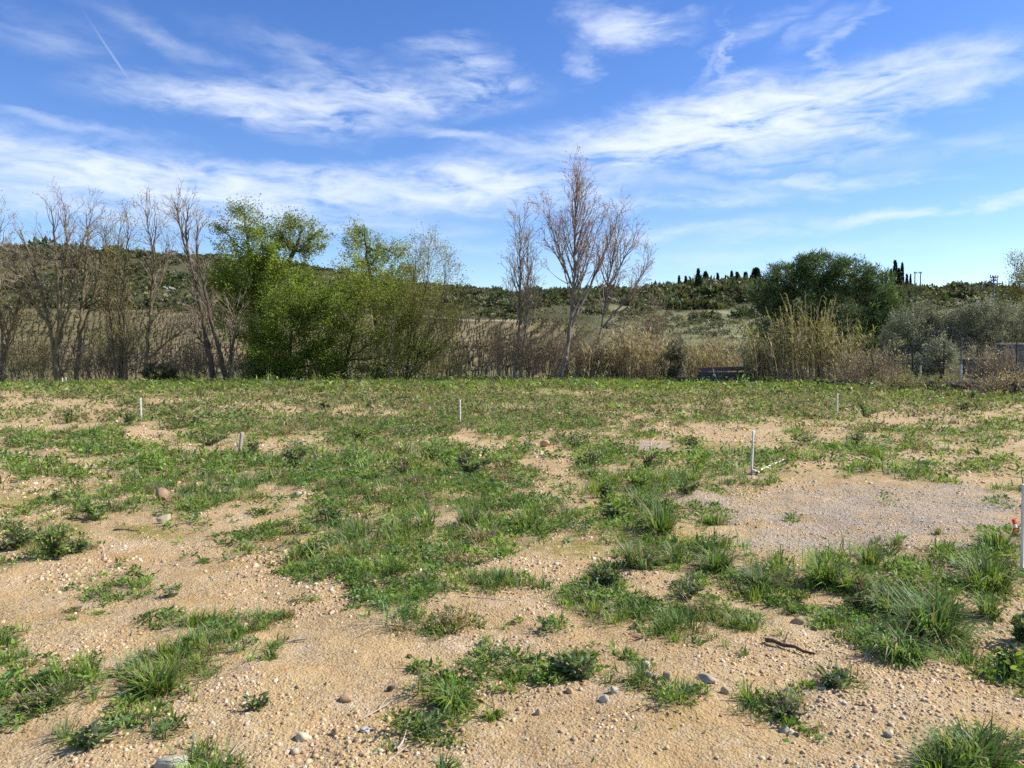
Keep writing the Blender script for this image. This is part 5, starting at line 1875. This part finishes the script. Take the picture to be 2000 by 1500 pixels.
for (pa, pb, ty, Y, lb) in ((1883, 1941, 700, 41, 'low grey garden wall with a pale coping behind the fence'), (1950, 2090, 670, 40, 'higher grey wall with a pale coping at the right edge')):
    s = Y / F
    xa, xb = (pa - 1000) * s, (pb - 1000) * s
    zt = at(pa, ty, Y)[2]
    zb = Hs((xa + xb) / 2, Y) - .2
    e = empty('garden_wall', ((xa + xb) / 2, Y, zb))
    tag(e, lb, 'wall')
    hh = zt - zb
    nr = max(4, int(hh / .3))
    L_ = xb - xa
    nb = max(3, int(L_ / .5))
    bm_boxes('wall_core', [(0, .12, hh / 2, L_ - .02, .14, hh - .06)], M_TANK, e)
    for r in range(nr):
        for k in range(nb + r % 2):
            w = L_ / nb
            a_ = max(-L_ / 2, -L_ / 2 + (k - .5 * (r % 2)) * w)
            b_ = min(L_ / 2, -L_ / 2 + (k + 1 - .5 * (r % 2)) * w)
            if b_ - a_ > .06:
                bm_boxes('block', [((a_ + b_) / 2, random.uniform(-.006, .006), (r + .5) * (hh - .08) / nr, b_ - a_ - .015, .2, (hh - .08) / nr - .015)], M_CONCRETE if random.random() < .4 else M_TANK, e, .008)
    bm_boxes('coping', [(0, .05, hh - .035, L_ + .1, .42, .085)], M_COPING, e, .012)

# ------------------------------------------------------------------ survey stakes


def stake(label, px, by, top, wpx, mat, tilt=0.0, group='survey stakes', base=False, name='survey_stake'):
    x, y = gnd(px, by)
    z0 = Hs(x, y)
    d = math.hypot(y, 1.6)
    h = (by - top) * d / F
    w = wpx * .82 * d / F
    e = empty(name, (x, y, z0))
    tag(e, label, 'stake', group)
    V = []
    nz = 9
    r = np.random.default_rng(int(px))
    for i in range(nz + 1):
        t = i / nz
        zz = -.12 + (h + .12) * t
        wob = r.normal(0, .03) * w
        k = 1.0 if i else .3
        for (sx, sy) in ((-.5, -.38), (-.38, -.5), (.38, -.5), (.5, -.38), (.5, .38), (.38, .5), (-.38, .5), (-.5, .38)):
            V.append((sx * w * k + wob + max(zz, 0) * tilt, sy * w * k * .8, zz + (sx * w * .35 if i == nz else 0)))
    q = [[i * 8 + k, i * 8 + (k + 1) % 8, (i + 1) * 8 + (k + 1) % 8, (i + 1) * 8 + k] for i in range(nz) for k in range(8)]
    cap = [[nz * 8 + a, nz * 8 + b_, nz * 8 + c_, nz * 8 + d_] for a, b_, c_, d_ in ((0, 1, 2, 3), (0, 3, 4, 7), (4, 5, 6, 7))]
    mesh_from('shaft', np.array(V), [np.array(q + cap)], mat, parent=e)
    e.rotation_euler = (0, 0, .7)
    if base:
        P, f = rock_mesh((.055, .05, .04), 5)
        o = mesh_from('base_block', P, [f], M_WHITE, parent=e)
        o.location = (-.01, -.035, .03)
    return e


stake('white survey stake in the open gravel patch with a white foot', 1468, 921, 838, 5.2, M_WHITE, .05, base=True)
stake('white survey stake with the bush at its foot, left part of the plot', 276, 822, 777, 4.2, M_WHITE, -.02)
stake('white survey stake in the mid-field grass below the fan-shaped willow', 899, 831, 783, 3.4, M_WHITE, -.015)
stake('white survey stake in the grass verge in front of the reeds', 1635, 808, 770, 3.4, M_WHITE, 0)
stake('stubby weathered wooden stake leaning beside a dark weed', 468, 887, 845, 7.0, M_WOOD_OLD, .12)
stake('tall pale stake at the right edge of the picture', 1996, 1114, 941, 8.0, M_WOOD_STAKE, -.01, base=True)
stake('tiny white stake at the field edge under the broad forked tree', 122, 752, 738, 2.6, M_WHITE, .0)
# scrap of red and white tape behind the edge stake
x, y = gnd(1980, 1053)
z0 = Hs(x, y)
e = empty('barrier_tape', (x, y, z0))
tag(e, 'scrap of red and white tape on the ground by the edge stake', 'tape')
for (a0, a1, mt, dx) in ((0, .07, M_RED, 0), (.07, .105, M_WHITE, .008), (.105, .15, M_RED, .012)):
    V = []
    for k in range(6):
        t = a0 + (a1 - a0) * k / 5
        V += [(dx * 1 + math.sin(t * 30) * .012 - .02, 0, t), (dx + math.sin(t * 30) * .012 + .022, .012, t + .004)]
    q = np.array([[2 * k, 2 * k + 1, 2 * k + 3, 2 * k + 2] for k in range(5)])
    o = mesh_from('strip', np.array(V), [q], mt, parent=e)
    md = o.modifiers.new('thick', 'SOLIDIFY')
    md.thickness = .002

# ------------------------------------------------------------------ single stones
STONES = [
    (315, 979, 36, 26, (0.344, 0.217, 0.128), 'angular pinkish-brown boulder in the weeds, left part of the plot', .25),
    (322, 1023, 33, 22, (0.454, 0.381, 0.245), 'blocky cream stone just below the pinkish boulder', .15),
    (580, 969, 19, 15, (0.440, 0.362, 0.234), 'small round cream stone in the grass past the boulder', .2),
    (725, 1153, 26, 16, (0.399, 0.303, 0.178), 'pale stone at the rim of the big grass patch', .25),
    (1560, 1213, 38, 19, (0.399, 0.303, 0.151), 'smooth tan oblong stone left of the largest grass tuft', .1),
    (1064, 871, 22, 17, (0.454, 0.316, 0.156), 'orange-cream rock on bare soil in mid-field', .25),
    (338, 1500, 66, 24, (0.344, 0.316, 0.245), 'grey and cream stone cut off by the bottom edge', .15),
    (1303, 1334, 27, 19, (0.396, 0.329, 0.188), 'round olive-tan cobble among the foreground stones', .1),
    (1264, 1333, 20, 15, (0.360, 0.335, 0.275), 'dark grey cobble touching the round olive-tan one', .15),
    (1262, 1314, 24, 16, (0.454, 0.407, 0.323), 'whitish stone just above the dark grey cobble', .25),
    (1382, 1333, 38, 15, (0.352, 0.314, 0.239), 'flat grey stone with a tan end, right of the round cobble', .2),
    (1415, 1357, 21, 15, (0.440, 0.355, 0.201), 'cream stone below the flat grey stone', .2),
    (1199, 1363, 24, 16, (0.371, 0.341, 0.273), 'greyish white stone in the foreground gravel', .2),
    (1180, 1377, 22, 14, (0.482, 0.428, 0.318), 'white chipped stone below the greyish white one', .3),
    (477, 1236, 20, 16, (0.454, 0.362, 0.201), 'cream triangular stone in the creeping weeds at left', .3),
    (765, 1352, 17, 15, (0.110, 0.072, 0.048), 'dark brown round clod on the bare foreground soil', .15),
    (675, 1368, 30, 12, (0.358, 0.250, 0.139), 'flat tan stone left of the dark brown clod', .15),
    (590, 1440, 26, 18, (0.454, 0.394, 0.268), 'pale rounded stone near the bottom edge, left of centre', .15),
    (711, 1429, 26, 12, (0.413, 0.394, 0.334), 'bluish white angular shard by the foreground grass patch', .35),
    (655, 1433, 19, 16, (0.358, 0.263, 0.151), 'rounded tan stone left of the bluish shard', .2),
    (800, 1290, 15, 11, (0.100, 0.062, 0.040), 'small dark clod on the pale soil above the brown one', .2),
    (1535, 1427, 30, 12, (0.413, 0.362, 0.256), 'flat pale stone under the withered patch', .2),
    (1733, 1448, 16, 15, (0.300, 0.268, 0.218), 'single grey pebble on the smooth foreground soil', .15),
    (1112, 1360, 20, 14, (0.386, 0.276, 0.156), 'tan stone below the dandelion-like weed', .2),
    (1085, 1341, 18, 14, (0.426, 0.316, 0.167), 'yellowish stone at the lower rim of the middle weeds', .2),
    (1052, 1394, 18, 14, (0.399, 0.309, 0.184), 'tan stone in the foreground gravel below the middle weeds', .2),
    (577, 1467, 20, 12, (0.426, 0.362, 0.245), 'small pale stone at the bottom left of centre', .25)]
for i, (px, by, wp, hp, c, lb, rg) in enumerate(STONES):
    x, y = gnd(px, by)
    k = math.hypot(y, 1.6) / F
    hh = hp * k
    P, f = rock_mesh((wp * k * .52, wp * k * .42, hh * .62), 40 + i, rg, 3 if wp > 25 else 2)
    P[:, 2] += hh * .34
    cc = np.array(c) * (1 + .35 * (fbm(P[:, 0] / (wp * k) * 4, P[:, 2] / (wp * k) * 4 + P[:, 1] / (wp * k) * 3, 3, i)[:, None] - .5) * 2)
    o = mesh_from('stone', P, [f], M_STONE, cc, smooth=i in (4, 7, 8, 17))
    o.location = (x, y, Hs(x, y) - .004)
    o.rotation_euler = (0, 0, random.uniform(-.5, .5))
    tag(o, lb, 'stone')

# ------------------------------------------------------------------ sticks
STICKS = [
    ([(1497, 1256), (1525, 1266), (1560, 1274), (1590, 1284)], 9, M_TWIG_DARK, 'thick dark stick on the gravel left of the largest grass tuft'),
    ([(1478, 922), (1497, 914), (1515, 909), (1530, 905)], 5, M_WOOD_STAKE, 'pale peeled branch lying beside the white-footed stake'),
    ([(605, 1108), (622, 1098), (645, 1083)], 3.5, M_TWIG_DEAD, 'pale dry twig sticking out of the big grass patch'),
    ([(228, 1037), (250, 1038), (272, 1041)], 2.5, M_TWIG_DARK, 'thin brown twig on mossy ground below the cream stone'),
    ([(704, 1404), (730, 1394), (768, 1370)], 4, M_TWIG_DEAD, 'straw-coloured stem lying under the dark brown clod'),
    ([(775, 1466), (788, 1452), (800, 1443)], 6, M_TWIG_DEAD, 'bleached forked stick below the foreground grass patch'),
    ([(748, 1496), (775, 1472), (800, 1455)], 3, M_TWIG_DEAD, 'thin brown stem near the bottom edge below the bleached stick'),
    ([(420, 1500), (450, 1476), (482, 1452)], 4, M_TWIG_DEAD, 'long straw-coloured stem over the weed at the bottom left'),
    ([(188, 1466), (212, 1450), (236, 1444)], 3, M_TWIG_DEAD, 'short straw stem beside the leafy weed at the bottom left'),
    ([(562, 1255), (580, 1253), (600, 1255)], 5, M_TWIG_DEAD, 'short pale stick on bare soil below the left grass strip'),
    ([(0, 1076), (10, 1072), (24, 1062)], 4, M_TWIG_DARK, 'dark twig under the leafy weed at the left edge'),
    ([(900, 1178), (940, 1176), (985, 1183)], 2.5, M_TWIG_DEAD, 'thin straw across the bare strip below the big grass patch'),
    ([(1655, 1240), (1668, 1233), (1682, 1228)], 4, M_TWIG_DEAD, 'small grey forked twig in front of the largest grass tuft')]
for i, (pl, wp, mt, lb) in enumerate(STICKS):
    pts = []
    for (px, py) in pl:
        x, y = gnd(px, py)
        w = wp * math.hypot(y, 1.6) / F
        pts.append((x, y, Hs(x, y) + w * .75))
    pts = np.array(pts)
    o3 = pts[0].copy()
    Q = polyline(pts, .05, w * .18) - o3
    n_ = len(Q) - 1
    S = [(*Q[k], w * .5 * (1 - .5 * k / n_), *Q[k + 1], w * .5 * (1 - .5 * (k + 1) / n_)) for k in range(n_)]
    mid = Q[n_ // 2]
    br = mid + (Q[-1] - Q[0]) * .22 + np.array([0, w * 4, w * 1.5])
    if i != 1:
        S.append((*mid, w * .25, *br, w * .12))
    V, f = tubes(S, 6)
    o = mesh_from('stick', V, [f], mt, smooth=True)
    o.location = o3
    tag(o, lb, 'stick')

# ------------------------------------------------------------------ single tufts and weeds


def tuft(label, px, by, wp, hp, n, pal, droop=.5, name='grass_tuft', dry=.13):
    x, y = gnd(px, by)
    k = math.hypot(y, 1.6) / F
    W, Hh = wp * k * .95, hp * k * .97
    a = rng.uniform(0, 6.283, n)
    rr = np.sqrt(rng.uniform(0, 1, n)) * W * .22
    pos = np.stack([np.cos(a) * rr, np.sin(a) * rr, np.zeros(n) - .01], 1)
    az = a + rng.normal(0, .9, n)
    wind = rng.uniform(0, 6.283)
    lean = np.abs(rng.normal(.15, .32, n)) + rr / (W * .22) * .35 + .22 * np.cos(az - wind)
    h = Hh * (1.2 - .9 * rng.uniform(0, 1, n) ** .8)
    bw = np.clip(.0062 * (1 + y * .10), .005, .02)
    V, q, t = blade_geo(pos, az, lean, h, np.full(n, bw) * rng.uniform(.7, 1.4, n), rng.uniform(.15, 1.0, n) * droop * 2)
    c = pick(pal, n, .15)
    d_ = rng.uniform(0, 1, n) < dry
    c[d_] = pick(G_DRY, int(d_.sum()))
    o = mesh_from(name, V, [q, t], M_GRASS, np.repeat(c, 5, 0))
    o.location = (x, y, Hs(x, y))
    return tag(o, label, 'grass tuft')


def weed(label, px, by, wp, hp, n, pal, L=.05, name='leafy_weed', stems=7, cat='weed', narrow=.42):
    x, y = gnd(px, by)
    k = math.hypot(y, 1.6) / F
    W, Hh = wp * k, hp * k
    S, lp, ld = [], [], []
    for i in range(stems):
        a = rng.uniform(0, 6.283)
        sp = rng.uniform(.05, .5) * W
        hh = Hh * rng.uniform(.5, .95) * (1 - .35 * sp / (W * .5))
        P = polyline([(0, 0, -.01), (math.cos(a) * sp * .4, math.sin(a) * sp * .4, hh * .5), (math.cos(a) * sp, math.sin(a) * sp, hh)], .04, .004)
        m_ = len(P) - 1
        for j in range(m_):
            S.append((*P[j], .004 + .0006 * y, *P[j + 1], .003 + .0005 * y))
        for q in range(max(3, n // stems)):
            t = rng.uniform(.08, 1)
            lp.append(P[min(m_, int(t * m_ + .5))])
            b_ = rng.uniform(0, 6.283)
            ld.append((math.cos(b_), math.sin(b_), rng.uniform(-.1, .9)))
    lp, ld = np.array(lp), np.array(ld)
    nn = len(lp)
    Ls = max(L, .0045 * y)
    V, f = leaf_geo(lp + rng.normal(0, .012, (nn, 3)), ld, Ls * rng.uniform(.6, 1.4, nn), Ls * narrow * rng.uniform(.7, 1.3, nn), .15)
    e = empty(name, (x, y, Hs(x, y)))
    tag(e, label, cat)
    mesh_from('leaves', V, [f], M_GRASS, np.repeat(pick(pal, nn, .18), 4, 0), e)
    V, f = tubes(S, 4)
    mesh_from('stems', V, [f], M_TWIG_OLIVE, parent=e)
    return e


WEED = [(.095, .145, .042), (.12, .17, .055), (.075, .115, .036)]
SILV = [(.17, .20, .11), (.135, .17, .08), (.21, .235, .145)]
for a in (
    ('tall upright grass tuft between the gravel patch and the mid grass', 1292, 1035, 66, 84, 260, G_PAL + G_BLUE, .35),
    ('grass tuft just behind the tall upright tuft by the gravel', 1250, 985, 66, 48, 170, G_BLUE, .5),
    ('feathery pale grass tuft casting a shadow on mossy soil', 1245, 1108, 90, 72, 260, G_BLUE + G_DRY[:1], .6),
    ('low grass tuft squeezed between the feathery one and the next', 1320, 1092, 60, 44, 130, G_PAL, .6),
    ('rounded grass tuft at the near corner of the gravel patch', 1402, 1110, 82, 66, 260, G_PAL + G_BLUE, .5),
    ('drooping grey-green tuft in the row below the gravel patch', 1485, 1142, 104, 62, 300, G_BLUE + [(.12, .15, .075)], .8),
    ('dark full grass tuft in the row below the gravel patch', 1610, 1137, 96, 74, 320, G_PAL, .6),
    ('erect tuft of thin blades at the rim of the grey gravel', 1700, 1096, 50, 52, 160, G_PAL, .35),
    ('small brown-based tuft standing alone on grey gravel', 1748, 1070, 34, 28, 90, G_PAL + G_DRY, .4),
    ('small yellow-green tuft standing alone on grey gravel', 1850, 1072, 46, 28, 110, G_LUSH, .6),
    ('tiny brown tuft on the far side of the grey gravel', 1832, 1046, 20, 20, 50, G_DRY + G_PAL, .4),
    ('largest dark green grass tuft in the right foreground', 1825, 1238, 145, 122, 620, G_PAL + G_BLUE, .6),
    ('leaning tuft behind the largest grass tuft', 1735, 1190, 100, 76, 260, G_BLUE, .7),
    ('wide sprawling tuft beside the right edge stake', 1930, 1142, 140, 92, 420, G_PAL + G_LUSH, .7),
    ('straggly tuft between the largest tuft and the right edge', 1932, 1196, 64, 58, 150, G_PAL, .7),
    ('tuft on the gravel rim behind the right edge stake', 1945, 1072, 80, 52, 180, G_PAL + G_LUSH, .6),
    ('mid-green tuft in the row right of the dark full one', 1660, 1148, 70, 60, 180, G_LUSH + G_PAL, .6),
    ('bluish upright tuft with a bare hollow at its foot, centre', 915, 1022, 60, 58, 220, G_BLUE, .4),
    ('yellow-green blades touching the bluish upright tuft', 948, 1026, 40, 42, 110, G_LUSH, .5),
    ('thin upright blades in the middle of the big grass patch', 832, 1028, 60, 62, 110, G_PAL, .5),
    ('bright rounded grass tuft in the left foreground strip', 305, 1356, 112, 62, 420, G_LUSH + G_PAL, .5),
    ('long-bladed tuft cut off by the bottom right corner', 1905, 1512, 230, 92, 620, G_BLUE + G_PAL, .5),
    ('long-bladed tuft at the very bottom right edge', 1830, 1535, 120, 80, 260, G_PAL, .5),
    ('star-shaped grass tuft on bare soil below the left strip', 527, 1298, 52, 30, 60, G_PAL, 1.0),
    ('star-shaped grass tuft beside the foreground grass patch', 962, 1398, 56, 36, 70, G_LUSH, 1.0),
    ('broad-bladed tuft inside the foreground grass patch', 880, 1380, 100, 60, 260, G_PAL + G_LUSH, .7),
    ('sprawling grass at the near foot of the largest tuft', 1760, 1290, 150, 70, 420, G_PAL + G_BLUE, .9),
    ('coarse tuft in the grass left of the mid gravel spit', 1030, 1030, 100, 52, 220, G_PAL, .6),
    ('grassy tuft at the rim of the gravel, right of the tall upright one', 1390, 1015, 70, 36, 150, G_PAL, .6),
    ('small bottom-edge tuft of stiff blades, centre', 865, 1508, 36, 44, 60, G_BLUE, .4)):
    tuft(*a)
for a in (
    ('leafy dark weed with upright stems at the left edge', 30, 1074, 76, 66, 240, WEED, .05),
    ('bushy leafy weed right of the one at the left edge', 108, 1094, 96, 80, 330, WEED + G_PAL, .05),
    ('low leafy spread at the foot of the bushy left weed', 150, 1082, 70, 26, 140, WEED, .045),
    ('tiny round dark bush with a clear shadow on open gravel', 1350, 873, 30, 28, 160, [(.05, .085, .03), (.065, .105, .04)], .05),
    ('low bluish-green clump on the bare strip right of the tiny bush', 1568, 867, 48, 28, 160, SILV + WEED, .06),
    ('ragged green clump on the bare strip below the verge stake', 1672, 870, 44, 28, 150, WEED, .06),
    ('silvery leafy rosette on bare soil in the centre right', 1184, 1150, 84, 50, 330, SILV + WEED, .05),
    ('leafy weed with small pale leaves left of the drooping tuft', 1345, 1168, 84, 52, 230, WEED + SILV, .04),
    ('weed of reddish stems among the tufts, right foreground', 1680, 1180, 90, 66, 220, WEED + [(.17, .08, .05)], .045),
    ('grey-green rounded shrub left of the stubby stake', 404, 870, 96, 38, 330, SILV + WEED, .06),
    ('dark purplish weed right of the stubby stake', 492, 888, 40, 32, 180, [(.075, .065, .055), (.10, .09, .07), (.06, .075, .04)], .05),
    ('dark leafy clump at the foot of the left white stake', 250, 832, 50, 34, 200, WEED, .07),
    ('dark clump on bare soil left of the white stake', 135, 828, 48, 30, 180, WEED, .07),
    ('bluish leafy clump right of the left white stake', 376, 836, 60, 30, 200, WEED + SILV, .07),
    ('heap of weeds with dead stems arched over it', 578, 910, 74, 46, 260, WEED, .06),
    ('yellow-green leafy clump in mid-field left of centre', 702, 860, 70, 30, 240, G_LUSH + WEED, .07),
    ('silver-leaved clump in mid-field', 795, 850, 70, 26, 240, SILV, .07),
    ('leafy clump left of the central white stake', 855, 848, 70, 26, 200, WEED + G_PAL, .07),
    ('coarse leafy weed at the top of the big grass patch', 850, 896, 80, 42, 260, WEED + G_PAL, .07),
    ('spiky broad-bladed weed at the right end of the big patch', 915, 925, 100, 56, 260, SILV + WEED, .09),
    ('dark-stemmed withered weed inside the big grass patch', 787, 925, 44, 40, 120, [(.11, .085, .06), (.08, .09, .045)], .05),
    ('brown-stemmed bushy weed on the mid gravel', 1268, 918, 76, 46, 240, WEED + [(.12, .10, .06)], .06),
    ('low spreading weed beside the bare hollow in mid-field', 1150, 910, 70, 38, 200, WEED + [(.14, .13, .07)], .06),
    ('leafy clump right of the orange-cream rock', 1122, 872, 56, 26, 160, WEED + SILV, .06),
    ('broad-leaved weed on the soil below the mid hollow', 1185, 966, 42, 42, 140, G_PAL + SILV, .07),
    ('spiky light-green rosette left of the tall upright tuft', 1200, 1008, 56, 36, 130, SILV + G_LUSH, .10),
    ('broad-leaved clump above the mid gravel spit', 1250, 950, 80, 36, 200, G_PAL + G_LUSH, .07),
    ('dark leafy weed at the gravel rim left of the white-footed stake', 1342, 962, 52, 26, 140, WEED, .06),
    ('white-flecked leafy plant on the verge by the right corner', 1898, 781, 44, 28, 180, G_LUSH + SILV, .09),
    ('dark low weed on the verge near the right corner', 1882, 806, 36, 16, 120, [(.05, .07, .03), (.07, .08, .05)], .08),
    ('rounded tuft of weed in mid-field on the bare streaks', 640, 800, 34, 18, 120, WEED, .08),
    ('feathery clump right of the verge stake', 1690, 815, 50, 34, 200, SILV + G_PAL, .08),
    ('dark leafy weed with a hole-like shadow at bottom left', 178, 1470, 50, 36, 150, WEED + SILV, .04),
    ('jagged dandelion-like weed with a dark shadow in the middle foreground', 1130, 1330, 80, 44, 120, WEED + SILV, .07),
    ('leafy creeper hanging in from the right edge', 1985, 1320, 90, 50, 260, G_LUSH + WEED, .045),
    ('dark weed at the right edge casting a long shadow', 1997, 1245, 60, 66, 200, WEED, .05),
    ('withered grey-green patch plant in the right foreground', 1530, 1395, 120, 34, 260, [(.09, .105, .06), (.12, .12, .075), (.07, .085, .05)], .03),
    ('small grey weed on the soil above the left foreground strip', 330, 1165, 34, 16, 70, SILV, .03),
    ('small dark rosette at the left rim of the bare foreground', 505, 1392, 36, 22, 90, WEED, .035),
    ('grey-leaved plant on the bare patch right of the withered one', 1625, 1350, 56, 30, 110, SILV + WEED, .05),
    ('dark tangle of leaves behind the left rim stones', 610, 1090, 56, 40, 160, WEED, .05),
    ('rounded dark mat in the upper big grass patch', 650, 1018, 70, 34, 240, WEED, .045),
    ('straggling weed in the left mid-ground moss', 110, 980, 36, 26, 80, WEED, .05),
    ('grey-green blades weed spreading over the left moss', 195, 1015, 90, 40, 200, SILV + G_PAL, .07)):
    weed(*a)
# dead stems arched over the weed heap
for (pl, lb) in (([(556, 886), (566, 868), (585, 860), (604, 866), (620, 886)], 'bleached dead stem arched over the weed heap'), ([(560, 880), (575, 866), (600, 858), (628, 870)], 'thin dark stem arched behind the bleached one')):
    x, y = gnd(590, 908)
    P = [np.array(at(px, py, y)) for px, py in pl]
    P[0][2] = Hs(P[0][0], y)
    P[-1][2] = Hs(P[-1][0], y)
    Q = polyline(P, .06, .005) - P[0]
    V, f = tubes([(*Q[i], .006, *Q[i + 1], .005) for i in range(len(Q) - 1)], 5)
    o = mesh_from('dead_stem', V, [f], M_TWIG_DEAD, smooth=True)
    o.location = P[0]
    tag(o, lb, 'stem')
